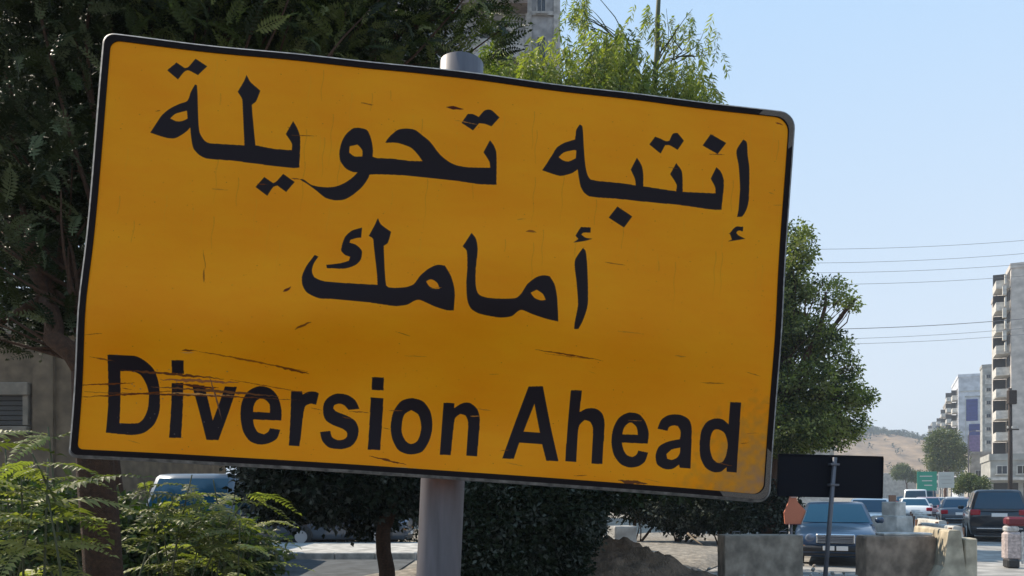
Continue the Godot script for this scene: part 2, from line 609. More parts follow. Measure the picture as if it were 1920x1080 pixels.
func trees() -> void:
	var clump := leaf_clump(22, 0.30, 1.0)
	var clump_fine := leaf_clump(40, 0.16, 1.0)
	# --- the big feathery tree at the left: trunk under the sign's left end, dark crown over the upper left
	var base := on_ground(205, 4.7)
	var fork := at(176, 700, 4.75)
	var big := thing("feather_leaved_tree", "big dark feathery tree whose brown trunk stands under the yellow sign's left end", "tree", base)
	var t := begin(true)
	var tp := []
	var tr := []
	for i in 12:
		var f := i / 11.0
		tp.append(Vector3(0, -0.2, 0).lerp(fork - base, f) + Vector3(0.02 * sin(f * 5.0), 0, 0.015 * cos(f * 6.0)))
		tr.append(lerpf(0.118, 0.098, f) + 0.05 * pow(1.0 - f, 6.0))
	tube(t, tp, tr, 18, true, 0.05)
	put("trunk", t, M.bark, big)
	var blobs := [
		[at(110, 180, 5.3), Vector3(0.85, 1.0, 0.9)], [at(115, 420, 5.1), Vector3(0.55, 0.62, 0.7)], [at(10, 300, 6.2), Vector3(0.5, 0.8, 0.5)], [at(250, -60, 5.4), Vector3(1.1, 0.9, 1.1)],
		[at(430, 30, 5.6), Vector3(1.0, 0.75, 1.0)], [at(640, 60, 6.0), Vector3(0.9, 0.62, 0.9)], [at(800, 20, 6.4), Vector3(0.72, 0.72, 0.9)],
		[at(300, -10, 6.6), Vector3(1.2, 0.8, 0.9)], [at(520, 60, 7.0), Vector3(1.2, 0.7, 0.8)],
		[at(60, 610, 4.9), Vector3(0.33, 0.20, 0.35)]]
	for b in [[at(84, 560, 4.9), 0.075], [at(430, 60, 5.6), 0.06], [at(250, 100, 5.4), 0.07], [at(700, 90, 6.1), 0.05]]:
		var l := begin(true)
		limb(l, fork - base + Vector3(0, -0.05, 0), b[0] - base, b[1], b[1] * 0.55, 0.06)
		put("limb", l, M.bark, big)
	for b in [[at(84, 560, 4.9), at(40, 380, 5.0), 0.045], [at(84, 560, 4.9), at(-30, 620, 4.9), 0.035], [at(84, 560, 4.9), at(120, 420, 5.1), 0.035], [at(430, 60, 5.6), at(620, -20, 6.0), 0.03], [at(700, 90, 6.1), at(850, 20, 6.4), 0.028]]:
		var l := begin(true)
		limb(l, b[0] - base, b[1] - base, b[2], b[2] * 0.4, 0.06)
		put("branch", l, M.bark, big)
	var tw := begin(true)
	var local := []
	for b in blobs: local.append([b[0] - base, b[1]])
	for b in local: twigs(tw, fork - base, [b], 9, 0.014)
	put("twigs", tw, M.bark, big).set_meta("kind", "stuff")
	var pts := []
	var lit := []
	for k in local.size():
		var b: Array = local[k]
		var volume: float = b[1].x * b[1].y * b[1].z
		for i in int(1500.0 * pow(volume, 0.75)):
			var spot := in_blob(b, 0.9)
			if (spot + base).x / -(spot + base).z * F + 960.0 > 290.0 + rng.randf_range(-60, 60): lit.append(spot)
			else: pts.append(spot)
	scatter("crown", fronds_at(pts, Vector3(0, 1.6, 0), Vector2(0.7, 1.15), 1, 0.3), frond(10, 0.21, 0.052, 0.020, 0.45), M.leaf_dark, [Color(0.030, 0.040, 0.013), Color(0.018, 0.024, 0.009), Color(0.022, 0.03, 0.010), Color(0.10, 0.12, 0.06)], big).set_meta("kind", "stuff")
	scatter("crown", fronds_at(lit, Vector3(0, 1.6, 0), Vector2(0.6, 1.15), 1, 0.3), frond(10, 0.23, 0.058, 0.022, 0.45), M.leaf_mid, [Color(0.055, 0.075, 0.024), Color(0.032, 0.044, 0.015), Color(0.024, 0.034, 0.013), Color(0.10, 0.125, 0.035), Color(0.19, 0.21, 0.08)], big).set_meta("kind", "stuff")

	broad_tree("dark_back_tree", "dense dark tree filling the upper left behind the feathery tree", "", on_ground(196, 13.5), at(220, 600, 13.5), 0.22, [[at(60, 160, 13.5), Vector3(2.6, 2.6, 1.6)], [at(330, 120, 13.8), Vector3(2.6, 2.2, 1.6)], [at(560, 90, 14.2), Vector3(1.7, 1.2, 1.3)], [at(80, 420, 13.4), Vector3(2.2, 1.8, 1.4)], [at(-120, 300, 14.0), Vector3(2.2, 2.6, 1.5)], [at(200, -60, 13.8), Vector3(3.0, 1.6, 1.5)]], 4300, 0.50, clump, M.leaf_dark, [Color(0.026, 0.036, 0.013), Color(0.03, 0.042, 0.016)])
	# --- the hedge behind the side pavement
	for e in [[500, 975, 27.0, "dark hedge bush behind the white kerb, left of the slim dark tree"], [610, 970, 27.4, "dark hedge bush behind the white kerb, right under the sign's lower edge"], [720, 972, 27.0, "dark hedge bush behind the white kerb, beside the grey sign post"]]:
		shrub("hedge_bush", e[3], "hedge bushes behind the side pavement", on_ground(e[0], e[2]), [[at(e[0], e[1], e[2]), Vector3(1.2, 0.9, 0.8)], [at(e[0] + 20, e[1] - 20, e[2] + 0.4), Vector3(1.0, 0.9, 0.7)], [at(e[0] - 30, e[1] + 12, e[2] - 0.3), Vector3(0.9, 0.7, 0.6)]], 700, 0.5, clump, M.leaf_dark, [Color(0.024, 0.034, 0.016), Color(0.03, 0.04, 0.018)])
	# --- bright saplings with long feathered fronds at the lower left
	sapling("bright feathery sapling in sun at the lower left corner, left of the brown trunk", at(20, 1190, 4.0), [[-70, 830], [10, 840], [60, 850], [90, 800], [40, 900], [90, 930], [0, 980], [70, 1010], [-40, 900], [20, 1060], [90, 860], [60, 960]], 4.0, 7)
	sapling("bright feathery sapling in sun between the brown trunk and the grey sign post", at(350, 1230, 5.4), [[270, 900], [330, 930], [400, 900], [440, 930], [300, 960], [380, 980], [450, 975], [420, 1010], [330, 1020], [280, 1040], [470, 920], [360, 890], [400, 950], [470, 990]], 5.4, 7)
	# --- low dark growth under them
	shrub("dark_shrub", "dim green shrub low behind the brown trunk at the bottom left", "dark shrubs on the verge", on_ground(250, 7.0), [[at(130, 1020, 7.0), Vector3(0.75, 0.45, 0.6)], [at(340, 1050, 7.2), Vector3(0.85, 0.42, 0.6)], [at(0, 1000, 7.5), Vector3(0.7, 0.5, 0.6)]], 1500, 0.30, clump, M.leaf_mid, [Color(0.05, 0.075, 0.02), Color(0.06, 0.09, 0.03), Color(0.08, 0.09, 0.05)])
	# --- the slim dark tree left of the post, its crown mostly behind the sign
	broad_tree("slim_dark_tree", "slim tree with black trunk and glossy dark leaves just left of the grey sign post", "", on_ground(722, 10.0), at(728, 940, 10.0), 0.125, [[at(640, 850, 10.0), Vector3(1.3, 0.75, 1.1)], [at(560, 930, 10.4), Vector3(0.75, 0.42, 0.7)], [at(740, 905, 9.8), Vector3(0.5, 0.42, 0.6)], [at(680, 960, 10.6), Vector3(0.55, 0.28, 0.5)], [at(560, 780, 10.2), Vector3(1.2, 0.8, 1.1)]], 2200, 0.36, clump, M.leaf_dark, [Color(0.018, 0.025, 0.014), Color(0.02, 0.028, 0.016), Color(0.024, 0.03, 0.02), Color(0.10, 0.11, 0.09)])
	# --- yellow-green drooping tree above the sign
	var pbase := on_ground(950, 11.6)
	var pepper := thing("drooping_tree", "yellow-green drooping tree rising behind the top of the yellow sign", "tree", pbase)
	var pt := begin(true)
	limb(pt, Vector3(0, -0.2, 0), at(1120, 480, 10.5) - pbase, 0.17, 0.11, 0.05, 9)
	put("trunk", pt, M.pale_bark, pepper)
	var pb := [[at(1080, 170, 10.3), Vector3(1.05, 0.75, 1.0)], [at(930, 120, 10.9), Vector3(0.35, 0.35, 0.4)], [at(960, 170, 10.6), Vector3(0.5, 0.42, 0.7)], [at(1255, 190, 10.6), Vector3(0.62, 0.6, 0.8)], [at(1180, 330, 10.8), Vector3(1.5, 0.9, 1.2)], [at(950, 330, 10.8), Vector3(0.9, 0.7, 1.0)], [at(1150, 95, 10.5), Vector3(0.42, 0.28, 0.5)], [at(1310, 210, 10.9), Vector3(0.36, 0.42, 0.5)]]
	var sparse := [[at(1240, 60, 10.6), Vector3(0.5, 0.55, 0.4)], [at(1300, 70, 10.7), Vector3(0.42, 0.42, 0.4)], [at(1085, 5, 10.4), Vector3(0.22, 0.3, 0.3)]]
	var lb := []
	for b in pb: lb.append([b[0] - pbase, b[1]])
	for b in lb:
		var l := begin(true)
		limb(l, at(1120, 500, 10.5) - pbase, b[0], 0.07, 0.02)
		put("limb", l, M.pale_bark, pepper)
	var shoot := begin(true)
	limb(shoot, at(1215, 330, 10.6) - pbase, at(1236, -20, 10.6) - pbase, 0.05, 0.026, 0.01)
	put("limb", shoot, M.green_stem, pepper)
	var ptw := begin(true)
	for b in sparse:
		twigs(ptw, at(1230, 150, 10.6) - pbase, [[b[0] - pbase, b[1]]], 9, 0.009)
	twigs(ptw, at(1120, 400, 10.5) - pbase, lb, 60, 0.011)
	put("twigs", ptw, M.green_stem, pepper).set_meta("kind", "stuff")
	var where := []
	for b in lb:
		for i in int(720.0 * pow(b[1].x * b[1].y * b[1].z, 0.8)):
			where.append(Transform3D(Basis.from_euler(Vector3(rng.randf_range(-0.4, 0.4), rng.randf() * TAU, rng.randf_range(-0.4, 0.4))).scaled(Vector3.ONE * rng.randf_range(0.7, 1.3)), in_blob(b, 0.9)))
	for b in sparse:
		for i in 26:
			where.append(Transform3D(Basis.from_euler(Vector3(rng.randf_range(-0.5, 0.5), rng.randf() * TAU, rng.randf_range(-0.5, 0.5))).scaled(Vector3.ONE * rng.randf_range(0.6, 1.0)), in_blob([b[0] - pbase, b[1]], 1.5)))
	scatter("crown", where, strand(9, 0.36), M.leaf_bright, [Color(0.30, 0.32, 0.075), Color(0.23, 0.26, 0.07), Color(0.17, 0.21, 0.07), Color(0.36, 0.36, 0.09)], pepper).set_meta("kind", "stuff")

	# --- green tree right of the sign
	var g := [Color(0.19, 0.22, 0.07), Color(0.25, 0.27, 0.10), Color(0.10, 0.13, 0.045), Color(0.33, 0.34, 0.15), Color(0.05, 0.07, 0.03)]
	broad_tree("leafy_tree", "tall green leafy tree just right of the yellow sign, above the black board", "", on_ground(1440, 24.0), at(1450, 740, 24.0), 0.26,
		[[at(1490, 470, 24.0), Vector3(0.55, 0.8, 0.8)], [at(1470, 540, 24.3), Vector3(0.8, 0.7, 0.9)], [at(1548, 548, 23.5), Vector3(0.75, 0.42, 0.6)], [at(1500, 630, 23.8), Vector3(0.9, 0.6, 1.0)], [at(1555, 650, 23.4), Vector3(0.62, 0.55, 0.7)], [at(1510, 715, 23.2), Vector3(1.0, 0.6, 1.0)], [at(1580, 735, 23.8), Vector3(0.6, 0.55, 0.7)], [at(1535, 790, 23.6), Vector3(0.95, 0.6, 1.0)], [at(1480, 800, 23.4), Vector3(1.3, 0.75, 1.2)], [at(1610, 745, 24.0), Vector3(0.32, 0.5, 0.5)], [at(1586, 690, 24.0), Vector3(0.45, 0.5, 0.5)], [at(1588, 575, 24.0), Vector3(0.40, 0.22, 0.4)], [at(1560, 815, 24.2), Vector3(0.8, 0.42, 0.8)], [at(1600, 790, 23.9), Vector3(0.42, 0.5, 0.6)], [at(1625, 745, 24.0), Vector3(0.26, 0.36, 0.4)], [at(1480, 835, 23.5), Vector3(0.9, 0.3, 0.8)], [at(1604, 560, 23.8), Vector3(0.3, 0.16, 0.3)], [at(1380, 620, 25.0), Vector3(1.9, 2.6, 2.0)], [at(1300, 760, 25.5), Vector3(1.7, 1.4, 1.7)]],
		5600, 0.42, clump, M.leaf_bright, g)
	# --- shade trees hidden behind the sign, and the dark hedge under them
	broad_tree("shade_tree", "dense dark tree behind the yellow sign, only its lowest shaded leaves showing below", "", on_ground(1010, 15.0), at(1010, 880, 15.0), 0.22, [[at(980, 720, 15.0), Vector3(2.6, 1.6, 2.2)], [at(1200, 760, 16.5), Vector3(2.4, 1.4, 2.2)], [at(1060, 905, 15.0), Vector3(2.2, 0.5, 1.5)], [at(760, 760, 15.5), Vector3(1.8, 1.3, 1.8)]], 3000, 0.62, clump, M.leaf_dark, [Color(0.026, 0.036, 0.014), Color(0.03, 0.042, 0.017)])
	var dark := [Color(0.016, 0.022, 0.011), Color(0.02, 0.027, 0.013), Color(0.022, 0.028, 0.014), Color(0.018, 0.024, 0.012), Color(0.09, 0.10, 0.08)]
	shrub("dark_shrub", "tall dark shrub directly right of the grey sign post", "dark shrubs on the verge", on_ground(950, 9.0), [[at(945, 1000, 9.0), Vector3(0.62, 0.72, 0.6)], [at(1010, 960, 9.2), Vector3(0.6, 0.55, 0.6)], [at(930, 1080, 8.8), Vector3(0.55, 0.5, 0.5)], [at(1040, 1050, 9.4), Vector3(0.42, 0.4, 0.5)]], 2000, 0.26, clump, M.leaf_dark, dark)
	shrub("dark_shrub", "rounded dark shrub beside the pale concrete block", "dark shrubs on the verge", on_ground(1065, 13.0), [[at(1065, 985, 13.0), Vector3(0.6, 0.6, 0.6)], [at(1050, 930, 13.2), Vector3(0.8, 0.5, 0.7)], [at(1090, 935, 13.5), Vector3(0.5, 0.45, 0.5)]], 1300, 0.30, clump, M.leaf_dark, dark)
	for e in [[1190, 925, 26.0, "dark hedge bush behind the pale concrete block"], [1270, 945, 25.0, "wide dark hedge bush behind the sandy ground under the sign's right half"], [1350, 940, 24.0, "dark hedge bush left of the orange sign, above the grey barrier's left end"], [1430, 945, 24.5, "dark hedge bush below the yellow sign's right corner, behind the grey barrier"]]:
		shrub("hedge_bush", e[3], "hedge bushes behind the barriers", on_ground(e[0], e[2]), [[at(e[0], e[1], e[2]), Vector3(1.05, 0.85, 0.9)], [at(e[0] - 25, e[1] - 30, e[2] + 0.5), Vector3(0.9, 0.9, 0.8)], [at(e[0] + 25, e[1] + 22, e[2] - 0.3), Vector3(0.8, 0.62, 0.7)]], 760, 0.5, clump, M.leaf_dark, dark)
	# --- far street trees
	var sg := [Color(0.12, 0.145, 0.05), Color(0.08, 0.105, 0.035), Color(0.18, 0.19, 0.08)]
	broad_tree("street_tree", "rounded green street tree far off in front of the white block with blue posters", "street trees far down the road", on_ground(1772, 140.0), at(1772, 880, 140.0), 0.3, [[at(1762, 836, 140), Vector3(2.4, 2.6, 2.2)], [at(1785, 850, 139), Vector3(2.4, 2.4, 2.2)], [at(1757, 868, 140), Vector3(2.0, 1.8, 2.0)], [at(1783, 822, 141), Vector3(1.6, 1.4, 1.6)], [at(1796, 874, 138), Vector3(1.6, 1.4, 1.6)], [at(1748, 845, 140), Vector3(1.2, 0.9, 1.2)], [at(1800, 846, 139), Vector3(1.0, 1.1, 1.0)], [at(1768, 812, 140), Vector3(1.0, 0.9, 1.0)], [at(1806, 862, 138), Vector3(0.8, 0.7, 0.8)]], 800, 1.2, clump, M.leaf_mid, sg)
	broad_tree("street_tree", "low dusty street tree beside the parked traffic, left of the dark utility pole", "street trees far down the road", on_ground(1822, 80.0), at(1822, 915, 80.0), 0.14, [[at(1815, 905, 80), Vector3(1.0, 0.8, 1.0)], [at(1838, 908, 79), Vector3(0.8, 0.7, 0.8)], [at(1800, 915, 81), Vector3(0.7, 0.5, 0.7)]], 420, 0.7, clump, M.leaf_mid, sg)
	broad_tree("street_tree", "small far tree beside the black board's right edge at the foot of the hill", "street trees far down the road", on_ground(1700, 190.0), at(1700, 905, 190.0), 0.2, [[at(1690, 885, 190), Vector3(2.0, 1.8, 2.0)], [at(1715, 893, 189), Vector3(1.8, 1.3, 1.8)]], 300, 1.4, clump, M.leaf_mid, sg)


func sapling(label: String, root: Vector3, tips: Array, d: float, stems: int) -> void:
	var base := Vector3(root.x, 0, root.z)
	var o := thing("feathery_sapling", label, "sapling", base, 0.0, "feathery saplings under the sign")
	var kinds := [frond(17, 0.50, 0.085, 0.032, 0.16), frond(15, 0.42, 0.08, 0.032, 0.3)]
	var st := begin(true)
	var lists := [[], []]
	for i in tips.size():
		var tip := at(tips[i][0], tips[i][1], d + rng.randf_range(-0.35, 0.35)) - base
		var foot := Vector3(rng.randfn() * 0.06, -0.05, rng.randfn() * 0.06)
		limb(st, foot, tip, 0.010, 0.004, 0.12, 6)
		for k in 6:
			var a := TAU * k / 6.0 + rng.randf()
			var dir := Vector3(cos(a), rng.randf_range(-0.35, 0.35), sin(a))
			var f := rng.randf_range(0.72, 1.0)
			lists[k % 2].append(Transform3D(aim(dir, rng.randf_range(-0.3, 0.3)).scaled(Vector3.ONE * rng.randf_range(0.7, 1.1)), foot.lerp(tip, f)))
	put("stems", st, M.green_stem, o)
	for k in 2:
		scatter("fronds", lists[k], kinds[k], M.leaf_bright, [Color(0.24, 0.25, 0.10), Color(0.16, 0.17, 0.07), Color(0.34, 0.34, 0.16), Color(0.09, 0.10, 0.04)], o).set_meta("kind", "stuff")


# ------------------------------------------------------------------ buildings
func wall_box(called: String, o: Node3D, x0: float, x1: float, y0: float, y1: float, z0: float, z1: float, m: Material, bevel := 0.0) -> MeshInstance3D:
	var st := begin()
	box(st, Vector3((x0 + x1) / 2, (y0 + y1) / 2, (z0 + z1) / 2), Vector3(x1 - x0, y1 - y0, absf(z1 - z0)), bevel)
	return put(called, st, m, o)


func window(o: Node3D, x: float, y: float, w: float, h: float, z: float, trim: Material, glass: Material, side := false) -> void:   # on the face at z, or at x with side true
	var fr := begin()
	var t := minf(w, h) * 0.10
	var b := Basis(Vector3.UP, -PI / 2) if side else Basis()
	var c := Vector3(z, y, x) if side else Vector3(x, y, z)
	for e in [[-w / 2, 0.0, t, h + t], [w / 2, 0.0, t, h + t], [0.0, h / 2, w - t, t], [0.0, 0.0, t * 0.5, h - t]]:
		box(fr, c + b * Vector3(e[0], e[1], 0.02), Vector3(e[2], e[3], 0.12), 0.0, b)
	var f := put("window", fr, trim, o)
	var pn := begin()
	box(pn, c + b * Vector3(0, 0, 0.0), Vector3(w - t, h - t, 0.06), 0.0, b)
	put("pane", pn, glass if rng.randf() < 0.7 else M.shutter, f)
	var sl := begin()
	box(sl, c + b * Vector3(0, -h / 2 - t * 0.5, 0.06), Vector3(w + t * 3, t * 1.2, 0.28), 0.0, b)
	put("sill", sl, trim, f)


func balcony(o: Node3D, x: float, y: float, z0: float, z1: float, out: float, h: float, trim: Material) -> void:    # sticks out to -x of the face at x: slab, parapet, the dark opening behind
	var op := begin()
	box(op, Vector3(x - 0.03, y + 1.75, (z0 + z1) / 2), Vector3(0.1, h - 1.0, absf(z1 - z0) * 0.8))
	var b := begin()
	box(b, Vector3(x - out / 2, y, (z0 + z1) / 2), Vector3(out, 0.24, absf(z1 - z0)))
	box(b, Vector3(x - out + 0.06, y + 0.60, (z0 + z1) / 2), Vector3(0.12, 0.95, absf(z1 - z0) - 0.004))
	for z in [z0, z1]:
		box(b, Vector3(x - out / 2 + 0.03, y + 0.595, z - signf(z - (z0 + z1) / 2) * 0.07), Vector3(out - 0.18, 0.93, 0.12))
	var bn := put("balcony", b, trim, o)
	put("door", op, M.dark_opening, bn)
	var pr := begin()
	box(pr, Vector3(x - out * 0.5, y + 1.62, minf(z0, z1) - 0.08), Vector3(out - 0.1, h - 0.5, 0.14))
	put("partition", pr, M.dark_opening, bn)


func street_block(called: String, label: String, px: float, d: float, w: float, deep: float, h: float, m: Material) -> Node3D:
	var p := on_ground(px, d)
	var o := thing(called, label, "building", p, atan2(-ALONG.x, -ALONG.z), "buildings along the right side of the street")
	wall_box("wall", o, 0, w, -0.5, h, 0, -deep, m)
	wall_box("parapet", o, -0.12, w + 0.12, h, h + 0.7, 0.12, -deep - 0.12, m)
	return o


func far_buildings() -> void:
	# the tall block at the right edge
	var o := street_block("tall_block", "tall stone apartment block at the far right edge with a column of white balconies", 1896, 113.0, 26.0, 24.0, 33.6, M.tall_wall)
	wall_box("stair_head", o, 3.0, 9.0, 34.3, 37.2, -2, -9, M.tall_wall)
	for i in 10:
		var y := 3.3 + i * 3.1
		balcony(o, 0.0, y, -0.9, -5.2, 1.75, 3.1, M.cream_trim)
		window(o, 3.4, y + 1.5, 1.3, 1.5, 0.0, M.cream_trim, M.window_glass)
		window(o, 8.6, y + 1.5, 1.8, 1.5, 0.0, M.cream_trim, M.window_glass)
	for i in 7:
		wall_box("fin", o, -0.75 - 0.25 * (i % 2), -0.55, 22.0 + i * 1.6, 23.3 + i * 1.6, -0.1, -0.85, M.cream_trim)
	for e in [[5.4, 9.2], [6.2, 18.4], [5.2, 21.6], [11.2, 12.3], [10.8, 24.6], [6.0, 27.8]]:
		wall_box("air_conditioner", o, e[0], e[0] + 0.9, e[1], e[1] + 0.6, 0.42, 0.0, M.white_plastic)
	for e in [[2.0, -3.0, 2.4], [12.0, -5.0, 3.4], [16.5, -2.5, 2.0]]:
		wall_box("aerial", o, e[0], e[0] + 0.08, 34.3, 34.3 + e[2], e[1], e[1] - 0.08, M.dull_steel)
	for e in [[9.8, -1.5], [13.5, -2.0]]:
		var tk := begin(true)
		tube(tk, [Vector3(e[0], 34.3, e[1]), Vector3(e[0], 35.6, e[1])], [0.6, 0.6], 14)
		put("water_tank", tk, M.cream_trim, o)
	# narrow grey block with a column of small windows
	o = street_block("grey_block", "narrow grey block with one column of small dark windows, left of the tall block", 1842, 180.0, 12.0, 5.0, 30.2, M.grey_render)
	for i in 9:
		wall_box("window_surround", o, 0.5, 1.9, 2.9 + i * 2.95, 5.0 + i * 2.95, 0.08, 0.0, M.cream_trim)
		window(o, 1.2, 4.6 + i * 2.95, 0.85, 0.8, 0.12, M.grey_render, M.window_glass)
		window(o, 5.2, 4.6 + i * 2.95, 1.2, 1.2, 0.03, M.cream_trim, M.window_glass)
	# white block with posters
	o = street_block("white_block", "white block with two tall blue posters on its end wall", 1797, 200.0, 6.4, 24.0, 31.0, M.white_render)
	var p1 := wall_box("poster", o, 1.6, 4.2, 20.0, 25.4, 0.14, 0.05, M.ad_blue)
	wall_box("poster_edge", p1, 1.5, 1.66, 14.0, 25.5, 0.24, 0.15, M.white_sign)
	wall_box("poster", o, 2.0, 4.7, 11.6, 16.4, 0.14, 0.05, M.ad_purple)
	wall_box("poster", o, 2.3, 4.7, 16.42, 19.2, 0.14, 0.05, M.ad_blue)
	wall_box("band", o, 0.4, 5.9, 27.2, 27.6, 0.06, 0.0, M.cream_trim)
	wall_box("band", o, 1.4, 4.9, 25.9, 26.2, 0.06, 0.0, M.grey_render)
	for i in 8:
		balcony(o, 0.0, 3.3 + i * 3.2, -2.0, -7.0, 1.2, 3.1, M.cream_trim)
	# the stepped row beyond
	for e in [[1788, 250.0, 34.0, "first of the stepped balcony blocks, nearest to the white poster block"], [1776, 300.0, 36.5, "second of the stepped balcony blocks beyond the white poster block"], [1766, 370.0, 38.0, "third of the stepped balcony blocks, left end of the far row"], [1748, 450.0, 42.0, "lowest, greyest block at the far left end of the row, behind the street tree"]]:
		o = street_block("stepped_block", e[3], e[0], e[1], 18.0, 26.0, e[2], M.stone_wall if e[1] < 400 else M.grey_render)
		for i in int(e[2] / 3.4) - 1:
			balcony(o, 0.0, 4.0 + i * 3.4, -0.5, -6.5, 1.9, 3.4, M.cream_trim)
			window(o, 2.2, 5.6 + i * 3.4, 1.6, 1.6, 0.0, M.cream_trim, M.window_glass)
	# low shops in front of the tall block
	o = street_block("corner_shop", "low grey shop with a dark opening and flat canopy behind the utility pole", 1857, 88.0, 9.0, 10.0, 5.4, M.grey_render)
	wall_box("canopy", o, -0.4, 9.0, 3.2, 3.5, 1.4, 0.0, M.cream_trim)
	wall_box("opening", o, 0.3, 2.6, 0.1, 2.9, 0.05, 0.0, M.dark_opening)
	wall_box("opening", o, 3.1, 5.4, 0.1, 2.9, 0.05, 0.0, M.dark_opening)
	for i in 3:
		window(o, 1.1 + i * 1.9, 4.35, 1.0, 0.9, 0.0, M.cream_trim, M.window_glass)
	o = street_block("tan_shop", "low tan building with one dark doorway, left of the grey shop", 1818, 150.0, 7.0, 12.0, 9.0, M.stone_wall)
	wall_box("doorway", o, 4.3, 5.6, 3.0, 6.6, 0.05, 0.0, M.dark_opening)
	for i in 2:
		window(o, 1.4 + 1.6 * i, 5.6, 0.9, 1.2, 0.0, M.cream_trim, M.window_glass)
	# pale roadside wall behind the black board
	o = thing("roadside_wall", "pale low building showing above the black board, under the leafy tree", "building", on_ground(1525, 62.0), 0.0)
	wall_box("wall", o, -1.2, 1.6, -0.3, 5.0, 0, -5, M.cream_trim)
	wall_box("roof_edge", o, -1.35, 1.75, 5.0, 5.25, 0.15, -5.15, M.cream_trim)
	window(o, 0.0, 2.8, 1.2, 1.1, 0.0, M.cream_trim, M.window_glass)
	o = thing("retaining_wall", "grey retaining wall at the foot of the far hill", "wall", on_ground(1690, 260.0), 0.3)
	wall_box("wall", o, -14, 6, -0.5, 8.4, 0, -1.0, M.grey_render)
	wall_box("coping", o, -14.1, 6.1, 8.4, 8.7, 0.1, -1.1, M.cream_trim)


func left_buildings() -> void:
	# beige house at the left edge
	var o := thing("beige_house", "shaded beige house at the left edge with roller-shuttered window between pale bands", "building", Vector3(0, 0, -24.0))
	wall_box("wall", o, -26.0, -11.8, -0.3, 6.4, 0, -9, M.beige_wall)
	for r in 1:
		var y := 4.12 + r * 3.2
		for x in [-23.5, -19.4, -15.55]:
			var fr := begin()
			box(fr, Vector3(x, y + 0.64, 0.10), Vector3(2.3, 0.38, 0.28), 0.02)
			box(fr, Vector3(x, y - 0.60, 0.12), Vector3(2.3, 0.24, 0.34), 0.02)
			for s in [-1, 1]:
				box(fr, Vector3(x + s * 1.05, y + 0.02, 0.08), Vector3(0.16, 0.93, 0.20), 0.01)
			var w := put("window", fr, M.beige_trim, o)
			for k in 6:
				var sl := begin()
				box(sl, Vector3(x, y - 0.37 + k * 0.148, 0.03), Vector3(1.9, 0.135, 0.08), 0.012)
				put("slat", sl, M.shutter, w)
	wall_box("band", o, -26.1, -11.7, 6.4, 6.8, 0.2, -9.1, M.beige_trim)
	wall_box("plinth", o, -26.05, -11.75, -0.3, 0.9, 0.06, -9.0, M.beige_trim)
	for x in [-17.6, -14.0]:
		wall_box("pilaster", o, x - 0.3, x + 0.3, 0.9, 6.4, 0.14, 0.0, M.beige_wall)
	# apartment block above the sign
	o = thing("grey_apartment_block", "upper floors of a grey apartment block above the yellow sign, with brown balcony undersides", "building", Vector3(2.7, 0, -45.0))
	wall_box("wall", o, -18.0, -0.01, -0.3, 38.0, 0, -14, M.apartment_wall)
	for r in 9:
		var y := 3.03 + r * 3.2
		var b := begin()
		box(b, Vector3(-3.7, y + 0.75, 0.9), Vector3(3.4, 1.1, 0.14), 0.0)
		box(b, Vector3(-5.33, y + 0.75, 0.47), Vector3(0.14, 1.1, 0.72), 0.0)
		box(b, Vector3(-2.07, y + 0.75, 0.47), Vector3(0.14, 1.1, 0.72), 0.0)
		var bn := put("balcony", b, M.apartment_trim, o)
		var sl := begin()
		box(sl, Vector3(-3.7, y + 0.08, 0.55), Vector3(3.7, 0.22, 1.1))
		put("slab", sl, M.brown_soffit, bn)
		wall_box("ledge", o, -18.05, 0.04, y - 0.1, y + 0.12, 0.12, 0.0, M.apartment_trim)
		window(o, -1.05, y + 0.95, 0.5, 1.9, 0.0, M.apartment_trim, M.window_glass)
		window(o, -3.7, y + 1.4, 1.8, 2.0, 0.0, M.apartment_trim, M.window_glass)
		for x in [-8.0, -11.5, -15.0]:
			window(o, x, y + 1.5, 1.5, 1.5, 0.0, M.apartment_trim, M.window_glass)
	wall_box("corner_pier", o, -0.36, 0.0, 0.0, 38.0, 0.16, 0.01, M.apartment_trim)
	wall_box("corner_pier", o, -1.95, -1.6, 0.0, 38.0, 0.16, 0.01, M.apartment_trim)


# ------------------------------------------------------------------ barriers, soil and stones
func jersey(length: float, h: float) -> SurfaceTool:      # a road barrier's profile along x
	var prof := [Vector2(-0.30, 0), Vector2(0.30, 0), Vector2(0.30, 0.10), Vector2(0.17, 0.34), Vector2(0.10, h - 0.03), Vector2(0.08, h), Vector2(-0.08, h), Vector2(-0.10, h - 0.03), Vector2(-0.17, 0.34), Vector2(-0.30, 0.10)]
	var st := begin()
	var flat := []
	for p in prof: flat.append(Vector2(p.x * 1.0, p.y))
	var t := begin()
	plate(t, flat, -length / 2, length / 2)
	return t


